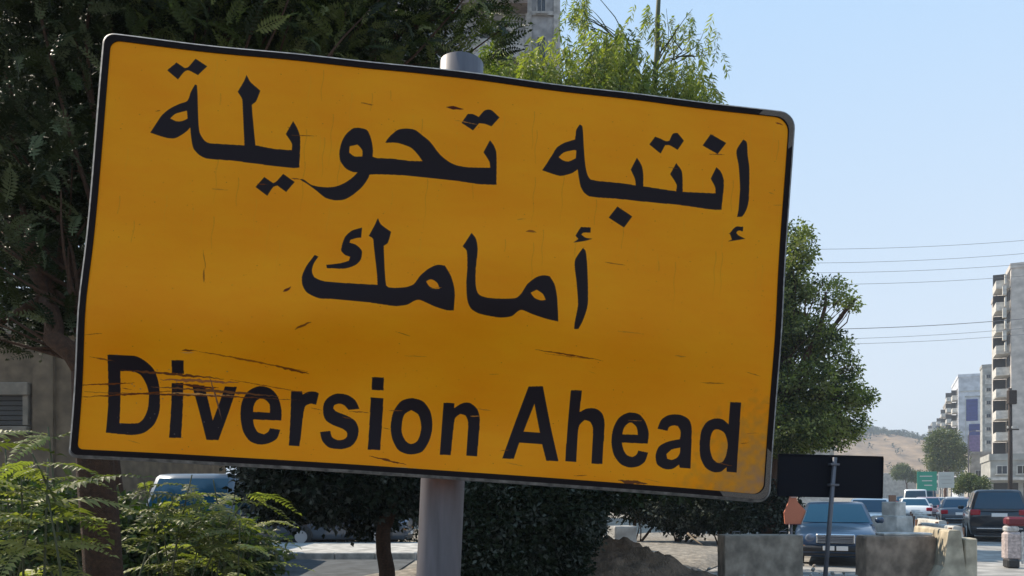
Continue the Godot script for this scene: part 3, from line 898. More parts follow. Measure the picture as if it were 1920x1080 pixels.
func rough_block(st: SurfaceTool, centre: Vector3, size: Vector3, seed_of: int) -> void:     # a cast block with worn, chipped edges
	var n := FastNoiseLite.new()
	n.seed = seed_of
	n.frequency = 2.2
	n.fractal_octaves = 4
	var warp := func(q: Vector3) -> Vector3:
		var p := q * size * 0.5
		var edge := 0.0          # how close to an edge: the second largest of the three coordinates
		var a := [absf(q.x), absf(q.y), absf(q.z)]
		a.sort()
		edge = smoothstep(0.86, 1.0, a[1])
		var pull := 0.006 * n.get_noise_3dv(p * 1.3) + edge * (0.016 + 0.055 * maxf(0.0, n.get_noise_3dv(p * 1.7 + Vector3(7, 3, 1)) - 0.02))
		return centre + p - p.normalized() * pull
	for axis in 3:
		for s in [-1.0, 1.0]:
			var m := 22
			for i in m:
				for j in m:
					var p := []
					for k in [[0, 0], [1, 0], [1, 1], [0, 1]]:
						var q := Vector3()
						q[axis] = s
						q[(axis + 1) % 3] = sin((2.0 * (i + k[0]) / m - 1.0) * PI / 2)
						q[(axis + 2) % 3] = sin((2.0 * (j + k[1]) / m - 1.0) * PI / 2)
						p.append(warp.call(q))
					if s > 0: quad(st, p[0], p[1], p[2], p[3])
					else: quad(st, p[3], p[2], p[1], p[0])


func barriers() -> void:
	var d := 15.0
	# the two flat blocks and the end-on barrier across the closed lane
	var o := thing("concrete_block", "plain grey concrete block barrier left of the blue saloon", "barrier", on_ground(1433, d), 0.03, "concrete barriers across the closed lane")
	var st := begin()
	rough_block(st, Vector3(0, 0.42, -0.25), Vector3(1.5, 0.85, 0.5), 21)
	put("body", st, M.concrete, o)
	for s in [-0.45, 0.45]:
		var k := begin(true)
		tube(k, [Vector3(s - 0.07, 0.845, -0.25), Vector3(s - 0.07, 0.90, -0.25), Vector3(s + 0.07, 0.90, -0.25), Vector3(s + 0.07, 0.845, -0.25)], [0.012, 0.012, 0.012, 0.012], 6)
		put("lifting_loop", k, M.dull_steel, o)
	o = thing("concrete_block", "brown-stained concrete block barrier right of the blue saloon", "barrier", on_ground(1690, 14.6), -0.02, "concrete barriers across the closed lane")
	st = begin()
	rough_block(st, Vector3(0, 0.42, -0.25), Vector3(1.28, 0.86, 0.5), 22)
	put("body", st, M.brown_concrete, o)
	st = begin()
	box(st, Vector3(0.16, 0.876, -0.25), Vector3(0.9, 0.05, 0.36), 0.012)
	put("cap", st, M.pale_kerb, o)
	o = thing("road_barrier", "tan sloping road barrier seen from its end, its left side bright with sun", "barrier", on_ground(1790, 14.0), -0.22, "concrete barriers across the closed lane")
	put("body", jersey(2.2, 0.98), M.tan_concrete, o)
	for c in o.get_children(): c.position.z = -1.1
	st = begin()
	box(st, Vector3(0.27, 0.42, -0.2), Vector3(0.2, 0.84, 0.36), 0.02)
	put("side_block", st, M.tan_concrete, o)
	# whitewashed barriers on the median beyond
	var words := ["nearest of the whitewashed barriers on the median, behind the brown block", "second whitewashed barrier along the median", "third whitewashed barrier along the median", "fourth whitewashed barrier along the median, beside the mauve car", "farthest of the whitewashed barriers, near the white van"]
	var first: Node3D
	for i in 5:
		var s := 23.5 + i * 4.6
		var p := st_at(s, 1.15 - 0.02 * i)
		if i == 0:
			first = thing("median_barrier", words[0], "barrier", p, atan2(-ALONG.x, -ALONG.z) + 0.25, "whitewashed barriers along the median")
			put("body", jersey(2.6, 0.84), M.peeled_whitewash, first)
			for e in [-1.2, 1.2]:
				st = begin()
				box(st, Vector3(0, 0.50, e), Vector3(0.34, 0.6, 0.10), 0.01)
				put("end_plate", st, M.brown_sign, first)
		else:
			copy_of(first, words[i], p, atan2(-ALONG.x, -ALONG.z) + 0.25 - 0.05 * i)
	o = thing("whitewashed_pillar", "tall blotchy whitewashed barrier right of the white car, with a brown plate on it", "barrier", on_ground(1672, 22.5), 0.4)
	st = begin()
	rough_block(st, Vector3(0, 0.5, 0), Vector3(0.62, 1.04, 0.9), 23)
	put("body", st, M.peeled_whitewash, o)
	st = begin()
	rough_block(st, Vector3(0.02, 1.2, 0.05), Vector3(0.40, 0.42, 0.5), 24)
	put("upper_block", st, M.peeled_whitewash, o)
	st = begin()
	box(st, Vector3(0.02, 1.50, 0.0), Vector3(0.26, 0.19, 0.03), 0.005)
	box(st, Vector3(0.02, 1.38, -0.03), Vector3(0.04, 0.3, 0.03), 0.004)
	put("plate", st, M.brown_sign, o)
	# pale concrete block and soil heap on the verge
	o = thing("broken_block", "small pale broken concrete block on the sandy verge under the dark shrubs", "block", on_ground(1166, 21.5), 0.35)
	st = begin()
	rough_block(st, Vector3(0, 0.38, 0), Vector3(0.66, 0.78, 0.5), 25)
	put("body", st, M.paving, o)
	st = begin()
	box(st, Vector3(-0.42, 0.2, 0.12), Vector3(0.3, 0.42, 0.4), 0.05, Basis(Vector3.BACK, 0.25))
	put("chunk", st, M.paving, o)
	var heap := begin(true)
	var n := FastNoiseLite.new()
	n.seed = 11
	n.frequency = 1.1
	n.fractal_octaves = 5
	var hp := func(x: float, z: float) -> float:
		var r := sqrt(pow(x / 2.3, 2) + pow(z / 1.7, 2))
		return -0.06 + 0.80 * exp(-r * r * 2.2) * (1.0 + 0.35 * n.get_noise_2d(x, z)) + 0.16 * n.get_noise_2d(x * 2.3 + 9.0, z * 2.3) * exp(-r * r) 
	for i in 80:
		for j in 50:
			var x0 := -3.2 + i * 0.08
			var z0 := -2.0 + j * 0.08
			quad(heap, Vector3(x0, hp.call(x0, z0 + 0.08), z0 + 0.08), Vector3(x0 + 0.08, hp.call(x0 + 0.08, z0 + 0.08), z0 + 0.08), Vector3(x0 + 0.08, hp.call(x0 + 0.08, z0), z0), Vector3(x0, hp.call(x0, z0), z0))
	var h := put("soil_heap", heap, M.mound_soil)
	h.position = on_ground(1145, 14.6)
	tag(h, "heap of brown soil on the verge below the sign's middle", "soil heap")
	var where := []
	var stone := begin()
	box(stone, Vector3.ZERO, Vector3(1, 0.7, 0.8), 0.2)
	for i in 420:
		var p := Vector3(rng.randf_range(-0.5, 6.5), 0.09, -rng.randf_range(12.5, 26.0))
		var sz := rng.randf_range(0.02, 0.09)
		where.append(Transform3D(Basis.from_euler(Vector3(rng.randf(), rng.randf() * 6.0, rng.randf())).scaled(Vector3.ONE * sz), p))
	M.verge_soil.vertex_color_use_as_albedo = false
	var sm := mat("stones", Color(1, 1, 1), 0.95)
	sm.vertex_color_use_as_albedo = true
	var rub := scatter("rubble", where, shape(stone), sm, [Color(0.36, 0.33, 0.29), Color(0.26, 0.22, 0.18), Color(0.45, 0.42, 0.38)])
	tag(rub, "scattered small stones on the sandy verge", "rubble", "", "stuff")
	var stick := begin(true)
	limb(stick, at(1290, 1000, 20.0), at(1318, 1022, 19.4), 0.03, 0.012, 0.15)
	limb(stick, at(1300, 1003, 20.0), at(1322, 1008, 19.8), 0.016, 0.006, 0.1)
	tag(put("dead_branch", stick, M.dry_twig), "dry dead branch lying on the sandy verge before the hedge", "branch")


# ------------------------------------------------------------------ street furniture
func street_furniture() -> void:
	# black back of another road sign
	var d := 13.0
	var c := at(1557, 893, d)
	var foot := on_ground(1540, d - 0.02)
	var o := thing("road_sign_back", "black back of a wide road sign on a thin leaning post before the blue saloon", "road sign", foot)
	var tilt := Basis(Vector3.BACK, -0.022) * Basis(Vector3.UP, 0.08)
	var st := begin()
	box(st, c - foot, Vector3(1.74, 0.655, 0.02), 0.004, tilt)
	put("panel", st, M.black_panel, o)
	st = begin()
	for s in [-1, 1]:
		box(st, c - foot + tilt * Vector3(0, s * 0.335, 0.004), Vector3(1.76, 0.022, 0.045), 0.004, tilt)
		box(st, c - foot + tilt * Vector3(s * 0.874, 0, 0.004), Vector3(0.022, 0.646, 0.045), 0.004, tilt)
	put("frame", st, M.black_panel, o)
	st = begin(true)
	tube(st, [Vector3(0, -0.2, 0.06), at(1562, 858, d) - foot + Vector3(0, 0, 0.075)], [0.036, 0.036], 12)
	put("post", st, M.dull_steel, o)
	for y in [0.19, -0.14]:
		st = begin()
		box(st, c - foot + tilt * Vector3(0.02, y, 0.10), Vector3(0.15, 0.035, 0.04), 0.004, tilt)
		box(st, c - foot + tilt * Vector3(-0.05, y, 0.05), Vector3(0.02, 0.035, 0.07), 0.003, tilt)
		box(st, c - foot + tilt * Vector3(0.09, y, 0.05), Vector3(0.02, 0.035, 0.07), 0.003, tilt)
		put("clamp", st, M.dull_steel, o)
	# orange sign
	foot = on_ground(1489, 17.2)
	o = thing("orange_work_sign", "small orange roadworks sign on a grey post behind the grey block barrier", "road sign", foot, 0.12)
	st = begin()
	plate(st, [Vector2(-0.22, 0.98), Vector2(0.14, 0.98), Vector2(0.25, 1.26), Vector2(0.07, 1.44), Vector2(0.03, 1.58), Vector2(-0.10, 1.58), Vector2(-0.15, 1.42), Vector2(-0.24, 1.22)], 0.0, 0.03)
	put("panel", st, M.orange_plastic, o)
	st = begin()
	bar(st, Vector3(0.15, 0.985, 0.036), Vector3(0.25, 1.25, 0.036), 0.035, 0.012)
	bar(st, Vector3(-0.1, 1.55, 0.036), Vector3(0.02, 1.55, 0.036), 0.05, 0.012)
	put("white_edging", st, M.white_plastic, o)
	st = begin()
	bar(st, Vector3(-0.2, 0.97, 0.036), Vector3(0.13, 0.97, 0.036), 0.05, 0.012)
	put("red_edging", st, M.red_plastic, o)
	st = begin(true)
	tube(st, [Vector3(-0.06, 0, -0.04), Vector3(-0.06, 1.2, -0.04)], [0.04, 0.04], 10)
	put("post", st, M.dull_steel, o)
	# red and white plastic post at the right edge
	foot = on_ground(1897, 17.6)
	o = thing("plastic_barrier", "pinkish white plastic traffic barrier with dark red top at the right edge", "barrier", foot, -0.25)
	st = begin()
	box(st, Vector3(0, 0.48, 0), Vector3(0.34, 0.62, 0.30), 0.05)
	put("body", st, M.pink_plastic, o)
	st = begin()
	box(st, Vector3(0.06, 1.02, 0), Vector3(0.40, 0.20, 0.28), 0.05)
	put("red_top", st, M.red_plastic, o)
	st = begin()
	box(st, Vector3(-0.02, 0.855, 0), Vector3(0.26, 0.13, 0.24), 0.03)
	put("neck", st, M.white_plastic, o)
	st = begin()
	box(st, Vector3(0.16, 0.45, 0.158), Vector3(0.05, 0.7, 0.02), 0.008)
	put("white_stripe", st, M.white_plastic, o)
	st = begin()
	box(st, Vector3(-0.02, 0.10, 0.03), Vector3(0.24, 0.2, 0.34), 0.03)
	put("foot", st, M.black_plastic, o)
	# green direction sign and white sign beyond the traffic
	for e in [["green_road_sign", "teal-green direction sign on two posts beyond the traffic", 1738.0, 902.0, 74.0, 1.75, 1.75, "green_sign"], ["white_road_sign", "plain whitish square sign standing right of the green sign", 1774.0, 900.0, 66.0, 1.25, 1.32, "white_sign"]]:
		foot = on_ground(e[2], e[4])
		o = thing(e[0], e[1], "road sign", foot, -0.1)
		var y: float = EYE - (e[3] - 928.0) / F * e[4]
		st = begin()
		box(st, Vector3(0, y, 0), Vector3(e[5], e[6], 0.05), 0.01)
		put("panel", st, M[e[7]], o)
		if e[0] == "green_road_sign":
			st = begin()
			for k in 3:
				box(st, Vector3(-0.1 + 0.1 * k, y + 0.45 - k * 0.42, 0.032), Vector3(1.1 - 0.2 * k, 0.10, 0.012))
			put("lettering", st, M.white_sign, o)
		else:
			st = begin()
			for k in 3:
				box(st, Vector3(-0.05 + 0.05 * k, y + 0.32 - k * 0.3, 0.032), Vector3(0.8, 0.05, 0.012))
			put("lettering", st, M.grey_render, o)
		for s in [-0.35, 0.35]:
			st = begin(true)
			tube(st, [Vector3(s * e[5], 0, -0.07), Vector3(s * e[5], y + e[6] * 0.4, -0.07)], [0.05, 0.05], 8)
			put("post", st, M.dull_steel, o)
	# utility pole with transformer and lamp arm
	foot = on_ground(1894, 60.0)
	o = thing("utility_pole", "dark utility pole with a box near its top at the far right", "utility pole", foot)
	st = begin(true)
	tube(st, [Vector3(0, -0.3, 0), Vector3(0.02, 5, 0), Vector3(0, 9.6, 0)], [0.17, 0.145, 0.12], 10)
	put("post", st, M.dark_wood, o)
	st = begin()
	box(st, Vector3(-0.02, 8.9, 0.24), Vector3(0.62, 1.05, 0.34), 0.05)
	put("transformer", st, M.dark_wood, o)
	st = begin()
	box(st, Vector3(0.1, 6.5, 0.16), Vector3(0.9, 0.1, 0.1), 0.02)
	put("cross_arm", st, M.dark_wood, o)
	for x in [-0.28, 0.06, 0.44]:
		st = begin(true)
		tube(st, [Vector3(x, 6.55, 0.16), Vector3(x, 6.62, 0.16), Vector3(x, 6.7, 0.16), Vector3(x, 6.76, 0.16)], [0.03, 0.06, 0.05, 0.02], 8)
		put("insulator", st, M.cream_trim, o)
	# a slim lamp column farther along
	foot = on_ground(1816, 120.0)
	o = thing("lamp_column", "slim grey lamp column in front of the white poster block", "street lamp", foot)
	st = begin(true)
	tube(st, [Vector3(0, 0, 0), Vector3(0, 10.4, 0), Vector3(0.1, 11.0, 0), Vector3(0.6, 11.2, 0), Vector3(1.2, 11.2, 0)], [0.12, 0.08, 0.07, 0.06, 0.05], 8)
	put("column", st, M.dull_steel, o)
	st = begin()
	box(st, Vector3(1.5, 11.2, 0), Vector3(0.8, 0.12, 0.26), 0.04)
	put("lantern", st, M.silver_paint, o)


func cables() -> void:
	# a pole hidden in the leafy tree and the poles outside the frame at the right carry the wires
	var heights := []
	var list := [[452, 462, 441, "topmost"], [450, 488, 465, "second"], [450, 506, 486, "third"], [450, 528, 508, "fourth"], [452, 613, 586, "fifth, darkest"], [452, 632, 603, "sixth"], [452, 641, 616, "lowest"]]
	var lp := thing("cable_pole", "wooden cable pole hidden in the leafy tree beside the sign", "utility pole", on_ground(1452, 58.0))
	var st := begin(true)
	tube(st, [Vector3(0, -0.3, 0), Vector3(0, 21.0, 0)], [0.22, 0.14], 10)
	put("post", st, M.dark_wood, lp)
	for i in list.size():
		var e: Array = list[i]
		var a := at(1452, e[1] + 5.0, 58.0)
		var b := at(2150, e[2] - 15.0, 62.0)
		var pts := []
		var radii := []
		for k in 25:
			var f := k / 24.0
			pts.append(a.lerp(b, f) + Vector3(0, -0.5 * 4.0 * f * (1.0 - f), 0))
			radii.append(0.014 if i != 4 else 0.024)
		st = begin(true)
		tube(st, pts, radii, 5)
		var o := put("overhead_cable", st, M.cable)
		tag(o, "%s of the seven overhead cables crossing the sky at the right" % e[3], "cable", "overhead cables across the street")


# ------------------------------------------------------------------ the yellow diversion sign
const SIGN_W := 1.5
const SIGN_H := 0.885
var print_img: Image
const PX := 1.36           # print pixels per millimetre


func dent(x: float, y: float) -> float:        # how far the bent sheet stands out of its plane
	var across := clampf((x + 0.75) / 1.5, 0, 1)
	var crease := -0.135 + 0.10 * across - 0.03 * sin(across * 9.0)
	var w := exp(-pow((y - crease) / 0.10, 2.0)) * (0.9 - 0.55 * across)
	var z := 0.036 * w
	z += 0.012 * exp(-pow((y - 0.05) / 0.055, 2.0)) * exp(-pow((x - 0.12) / 0.28, 2.0))
	z += 0.006 * exp(-pow((x + 0.13) / 0.05, 2.0)) * exp(-pow((y - 0.37) / 0.07, 2.0))
	z -= 0.010 * exp(-pow((x + 0.02) / 0.10, 2.0)) * exp(-pow((y - 0.38) / 0.05, 2.0))
	z -= 0.026 * exp(-pow((y + 0.36) / 0.16, 2.0)) * (0.6 + 0.4 * cos(x * 5.0))
	z += 0.012 * y * (1.0 + 0.4 * sin(x * 4.0))
	z *= 0.30 + 0.70 * smoothstep(0.0, 0.16, minf(0.75 - absf(x), 0.4425 - absf(y)) + 0.01)
	return z + 0.003 * sin(x * 8.0 + y * 5.0) + 0.002 * sin(x * 17.0 - y * 11.0)


func sign_point(x: float, y: float, out: float) -> Vector3:
	return Vector3(x + 0.005 * y, y + 0.005 * x + 0.007 * (1.0 - pow(x / 0.75, 2.0)), dent(x, y) + out)


func corner_radius(right: bool, top: bool) -> float:
	return (0.036 if top else 0.030) if right else (0.022 if top else 0.014)


func rounded(hw: float, hh: float, less: float, n := 7) -> Array:      # counter-clockwise outline with points along the sides too
	var p := []
	for e in [[1, 1, 0.0], [-1, 1, PI / 2], [-1, -1, PI], [1, -1, PI * 1.5]]:
		var r: float = maxf(0.004, corner_radius(e[0] > 0, e[1] > 0) - less)
		var c := [e[0] * (hw - r), e[1] * (hh - r), e[2]]
		for i in n + 1:
			var a: float = c[2] + PI / 2 * i / n
			p.append(Vector2(c[0] + r * cos(a), c[1] + r * sin(a)))
	var out := []
	for i in p.size():
		var a: Vector2 = p[i]
		var b: Vector2 = p[(i + 1) % p.size()]
		var k := maxi(1, int(a.distance_to(b) / 0.04))
		for j in k: out.append(a.lerp(b, float(j) / k))
	return out


func band_round(st: SurfaceTool, hw: float, hh: float, less: float, width: float, z0: float, z1: float, fall := 0.0) -> void:    # a frame that follows the outline
	var count := 0
	var a := rounded(hw, hh, less)
	for i in a.size():
		var p: Vector2 = a[i]
		var q: Vector2 = a[(i + 1) % a.size()]
		var ip := p * Vector2((hw - width) / hw, (hh - width) / hh)
		var iq := q * Vector2((hw - width) / hw, (hh - width) / hh)
		quad(st, sign_point(ip.x, ip.y, z1), sign_point(p.x, p.y, z1 - fall), sign_point(q.x, q.y, z1 - fall), sign_point(iq.x, iq.y, z1))
		quad(st, sign_point(p.x, p.y, z1 - fall), sign_point(p.x, p.y, z0), sign_point(q.x, q.y, z0), sign_point(q.x, q.y, z1 - fall))
		quad(st, sign_point(ip.x, ip.y, z0), sign_point(ip.x, ip.y, z1), sign_point(iq.x, iq.y, z1), sign_point(iq.x, iq.y, z0))
		quad(st, sign_point(p.x, p.y, z0), sign_point(ip.x, ip.y, z0), sign_point(iq.x, iq.y, z0), sign_point(q.x, q.y, z0))


func smoothed(nums: Array) -> PackedVector2Array:       # rounds the gentle bends of an outline and keeps its corners
	var p := PackedVector2Array()
	for i in range(0, nums.size(), 2): p.append(Vector2(nums[i], nums[i + 1]))
	var n := p.size()
	var soft := []
	for i in n:
		var a := (p[i] - p[(i + n - 1) % n]).normalized()
		var b := (p[(i + 1) % n] - p[i]).normalized()
		soft.append(a.dot(b) > 0.60)
	var out := PackedVector2Array()
	for i in n:
		var a := p[i]
		var b := p[(i + 1) % n]
		var len := a.distance_to(b)
		var ta := ((b - p[(i + n - 1) % n]).normalized() if soft[i] else (b - a).normalized()) * len
		var tb := ((p[(i + 2) % n] - a).normalized() if soft[(i + 1) % n] else (b - a).normalized()) * len
		for k in 5:
			var f := k / 5.0
			var f2 := f * f
			var f3 := f2 * f
			out.append(a * (2 * f3 - 3 * f2 + 1) + ta * (f3 - 2 * f2 + f) * 0.8 + b * (3 * f2 - 2 * f3) + tb * (f3 - f2) * 0.8)
	return out


func fill(rings: Array, c: Color) -> void:         # even-odd fill, one span per line of the print
	var lo := 1e9
	var hi := -1e9
	for r in rings:
		for q in r:
			lo = minf(lo, q.y)
			hi = maxf(hi, q.y)
	for row in range(int(lo), int(hi) + 1):
		var y := row + 0.5
		var xs := PackedFloat32Array()
		for r in rings:
			for i in r.size():
				var a: Vector2 = r[i]
				var b: Vector2 = r[(i + 1) % r.size()]
				if (a.y <= y) != (b.y <= y):
					xs.append(a.x + (y - a.y) / (b.y - a.y) * (b.x - a.x))
		xs.sort()
		for k in range(0, xs.size() - 1, 2):
			var x0 := int(round(xs[k]))
			var x1 := int(round(xs[k + 1]))
			if x1 > x0: print_img.fill_rect(Rect2i(x0, row, x1 - x0, 1), c)


func letter(_which: String, outlines: Array) -> void:
	var rings := []
	for o in outlines:
		var r := smoothed(o)
		for i in r.size(): r[i] = r[i] * PX
		rings.append(r)
	fill(rings, Color(0.135, 0.105, 0.115))


func scratch(x0: float, y0: float, x1: float, y1: float, w: float, c: Color) -> void:
	var a := Vector2(x0, y0) * PX
	var b := Vector2(x1, y1) * PX
	var side := (b - a).orthogonal().normalized() * w * PX * 0.5
	var pts := PackedVector2Array()
	var back := PackedVector2Array()
	var n := maxi(3, int(a.distance_to(b) / 9.0))
	for i in n + 1:
		var f := float(i) / n
		var k := sin(f * PI) * rng.randf_range(0.4, 1.3) + 0.12
		var m := a.lerp(b, f) + side * rng.randf_range(-0.5, 0.5)
		pts.append(m + side * k)
		back.append(m - side * k)
	back.reverse()
	pts.append_array(back)
	fill([pts], c)


func sign_print() -> ImageTexture:
	var w := int(1500 * PX)
	var h := int(885 * PX)
	# the faded orange sheeting: broad fading, then fine dust
	var low := Image.create(375, 222, false, Image.FORMAT_RGB8)
	var n := FastNoiseLite.new()
	n.seed = 3
	n.frequency = 0.011
	n.fractal_octaves = 4
	var n2 := FastNoiseLite.new()
	n2.seed = 8
	n2.frequency = 0.09
	n2.fractal_octaves = 3
	for y in 222:
		for x in 375:
			var fade := 0.5 + 0.5 * n.get_noise_2d(x, y * 1.6) + 0.28 * (0.5 - y / 222.0)
			var dust := 0.5 * n2.get_noise_2d(x * 0.35, y * 1.4)
			var c := Color(0.905, 0.525, 0.0).lerp(Color(0.925, 0.595, 0.045), clampf(fade + dust * 0.35, 0, 1))
			var corner: float = clampf(1.0 - Vector2((375 - x) / 52.0, (222 - y) / 60.0).length() + 0.35 * n2.get_noise_2d(x * 1.5, y * 1.5), 0, 1)
			c = c.lerp(Color(0.60, 0.45, 0.36), corner * 0.95)
			low.set_pixel(x, y, c)
	low.resize(w, h, Image.INTERPOLATE_CUBIC)
	print_img = low
	for i in 70:          # run-down dust below the top edge and under the letters
		var x := rng.randf_range(20, 1480)
		var y := rng.randf_range(15, 420)
		for j in int(rng.randf_range(20, 120)):
			var c := low.get_pixel(clampi(int((x + sin(j * 0.11) * 1.5) * PX), 0, w - 4), clampi(int((y + j) * PX), 0, h - 1))
			low.fill_rect(Rect2i(int((x + sin(j * 0.11) * 1.5) * PX), int((y + j) * PX), 3, 2), c.lerp(Color(0.70, 0.46, 0.14) if i % 2 else Color(0.88, 0.60, 0.20), 0.22 * (1.0 - j / 120.0)))
	for i in 900:
		var k := rng.randi_range(1, 3)
		var c := Color(0.62, 0.36, 0.05) if i % 3 else Color(0.84, 0.60, 0.22)
		print_img.fill_rect(Rect2i(rng.randi_range(0, w - 4), rng.randi_range(0, h - 4), k, rng.randi_range(1, 2)), c)
	letter("ta marbuta dots", [[132, 66, 149, 47, 166, 57, 173, 54, 186, 34, 211, 48, 194, 69, 175, 61, 167, 64, 155, 83]])
	letter("yeh lam teh", [[190, 90, 194, 91, 197, 110, 203, 160, 208, 190, 215, 203, 225, 212, 240, 213, 301, 210, 290, 121, 288, 111, 278, 97, 288, 75, 293, 59, 302, 73, 324, 90, 317, 114, 309, 122, 312, 142, 323, 207, 359, 210, 398, 209, 397, 195, 383, 176, 396, 147, 406, 162, 413, 180, 416, 244, 406, 246, 346, 246, 281, 245, 227, 246, 212, 240, 199, 227, 192, 201, 189, 183, 181, 194, 161, 209, 144, 210, 110, 202, 117, 188, 130, 163, 145, 147, 163, 135, 178, 127, 183, 108], [147, 168, 157, 157, 179, 148, 182, 165, 172, 171, 160, 173]])
	letter("yeh dots", [[330, 295, 346, 272, 365, 283, 371, 279, 384, 261, 409, 276, 393, 299, 374, 287, 366, 291, 355, 311]])
	letter("teh hah waw", [[418, 269, 427, 269, 444, 279, 469, 282, 493, 279, 512, 270, 528, 257, 539, 244, 529, 244, 514, 238, 501, 223, 497, 205, 500, 182, 508, 164, 522, 150, 536, 148, 552, 152, 562, 171, 567, 191, 568, 208, 576, 210, 610, 209, 648, 210, 674, 208, 664, 196, 648, 182, 628, 176, 615, 174, 592, 176, 599, 164, 616, 147, 635, 142, 653, 143, 668, 152, 687, 165, 709, 189, 730, 203, 748, 209, 776, 210, 820, 206, 817, 193, 803, 174, 815, 146, 825, 158, 831, 173, 836, 242, 799, 244, 750, 242, 688, 242, 638, 242, 579, 245, 564, 247, 562, 255, 551, 274, 533, 293, 515, 305, 495, 308, 475, 304, 455, 290, 434, 277], [518, 189, 534, 184, 545, 196, 546, 209, 529, 210, 518, 203]])
	letter("teh dots", [[751, 115, 763, 93, 774, 92, 787, 97, 799, 81, 812, 78, 832, 93, 816, 115, 801, 111, 789, 111, 777, 129]])
	letter("noon teh beh heh", [[1009, 88, 1015, 92, 1021, 137, 1027, 176, 1034, 199, 1043, 208, 1099, 207, 1144, 207, 1141, 193, 1130, 174, 1142, 146, 1154, 162, 1159, 180, 1161, 207, 1236, 210, 1236, 195, 1220, 173, 1232, 147, 1246, 165, 1251, 210, 1325, 206, 1323, 192, 1312, 174, 1323, 147, 1334, 157, 1342, 177, 1341, 241, 1321, 243, 1247, 240, 1155, 241, 1101, 242, 1043, 245, 1029, 238, 1020, 225, 1015, 207, 1011, 189, 1000, 198, 987, 204, 972, 208, 933, 200, 941, 186, 953, 163, 962, 146, 977, 134, 997, 125, 1001, 123, 1002, 102], [967, 167, 978, 155, 1001, 147, 1005, 148, 1005, 165, 990, 174, 977, 173]])
	letter("beh dot", [[1088, 286, 1106, 259, 1141, 277, 1124, 304]])
	letter("teh dots", [[1168, 113, 1180, 94, 1193, 97, 1205, 101, 1213, 99, 1220, 82, 1230, 79, 1246, 95, 1233, 117, 1214, 109, 1204, 110, 1195, 130]])
	letter("noon dot", [[1289, 101, 1306, 73, 1342, 90, 1324, 117]])
	letter("alef", [[1380, 78, 1388, 83, 1392, 112, 1398, 141, 1402, 211, 1399, 232, 1390, 250, 1378, 253, 1380, 237, 1380, 190, 1373, 138, 1366, 106]])
	letter("hamza", [[1364, 291, 1377, 275, 1394, 273, 1394, 283, 1383, 283, 1379, 288, 1384, 293, 1401, 299, 1390, 302, 1361, 310, 1370, 304]])
	letter("meem kaf", [[464, 431, 472, 434, 464, 450, 462, 467, 469, 481, 490, 488, 531, 488, 600, 486, 597, 463, 585, 400, 582, 385, 573, 380, 583, 356, 589, 339, 596, 352, 619, 367, 614, 392, 606, 399, 609, 425, 618, 485, 626, 490, 660, 486, 676, 478, 687, 460, 702, 444, 721, 433, 738, 433, 752, 454, 761, 478, 764, 498, 764, 527, 750, 528, 723, 522, 691, 511, 681, 513, 665, 523, 641, 528, 617, 527, 581, 525, 510, 525, 482, 526, 457, 516, 446, 500, 443, 481, 449, 458], [701, 470, 711, 465, 724, 471, 731, 484, 720, 485, 708, 480]])
	letter("kaf mark", [[557, 363, 557, 385, 547, 387, 535, 392, 534, 398, 548, 402, 561, 414, 560, 434, 549, 447, 528, 456, 492, 458, 490, 451, 518, 445, 536, 438, 538, 429, 526, 425, 518, 416, 523, 388, 536, 372]])
	letter("meem alef", [[790, 355, 800, 369, 805, 392, 804, 437, 807, 473, 815, 490, 839, 495, 893, 490, 905, 479, 917, 457, 936, 440, 949, 435, 964, 435, 976, 452, 983, 477, 986, 498, 990, 530, 966, 527, 934, 520, 910, 513, 903, 515, 888, 528, 863, 533, 819, 529, 800, 520, 791, 503, 786, 464, 786, 438, 782, 398, 773, 388], [925, 475, 938, 467, 952, 475, 959, 487, 948, 489, 934, 485]])
	letter("alef", [[1034, 362, 1040, 369, 1045, 401, 1050, 453, 1051, 492, 1043, 524, 1035, 542, 1026, 543, 1026, 528, 1030, 489, 1024, 442, 1017, 395]])
	letter("hamza", [[1027, 315, 1049, 313, 1049, 325, 1033, 327, 1029, 332, 1039, 338, 1055, 338, 1039, 345, 1012, 353, 1023, 343, 1016, 336]])
	letter("D", [[65, 671, 121, 671, 140, 679, 158, 695, 168, 720, 172, 748, 173, 782, 165, 808, 147, 826, 124, 832, 70, 830, 70, 782], [91, 702, 118, 702, 132, 708, 144, 727, 150, 749, 149, 778, 142, 798, 132, 807, 95, 809]])
	letter("i", [[194, 675, 218, 674, 219, 701, 195, 701], [195, 721, 218, 719, 222, 833, 198, 834]])
	letter("v", [[236, 723, 261, 722, 282, 793, 302, 721, 326, 720, 297, 833, 273, 834]])
	letter("e", [[419, 783, 362, 785, 366, 799, 374, 811, 387, 815, 395, 809, 398, 801, 419, 803, 414, 822, 399, 833, 380, 837, 360, 831, 345, 812, 337, 783, 337, 752, 348, 728, 370, 715, 393, 718, 409, 734, 418, 761], [361, 769, 395, 768, 393, 751, 384, 742, 374, 740, 365, 747, 361, 759]])
	letter("r", [[435, 720, 457, 718, 459, 725, 471, 718, 485, 717, 492, 720, 488, 744, 476, 743, 466, 749, 463, 770, 462, 835, 440, 835]])
	letter("s", [[579, 746, 556, 750, 547, 741, 536, 738, 526, 742, 524, 749, 530, 755, 557, 764, 573, 774, 581, 791, 579, 812, 569, 828, 548, 836, 523, 834, 508, 821, 501, 802, 522, 798, 527, 811, 539, 817, 551, 815, 558, 808, 557, 799, 548, 792, 527, 785, 511, 776, 504, 761, 504, 740, 513, 726, 531, 717, 553, 719, 569, 729]])
	letter("i", [[601, 677, 626, 676, 627, 703, 602, 704], [601, 720, 628, 720, 630, 832, 604, 833]])
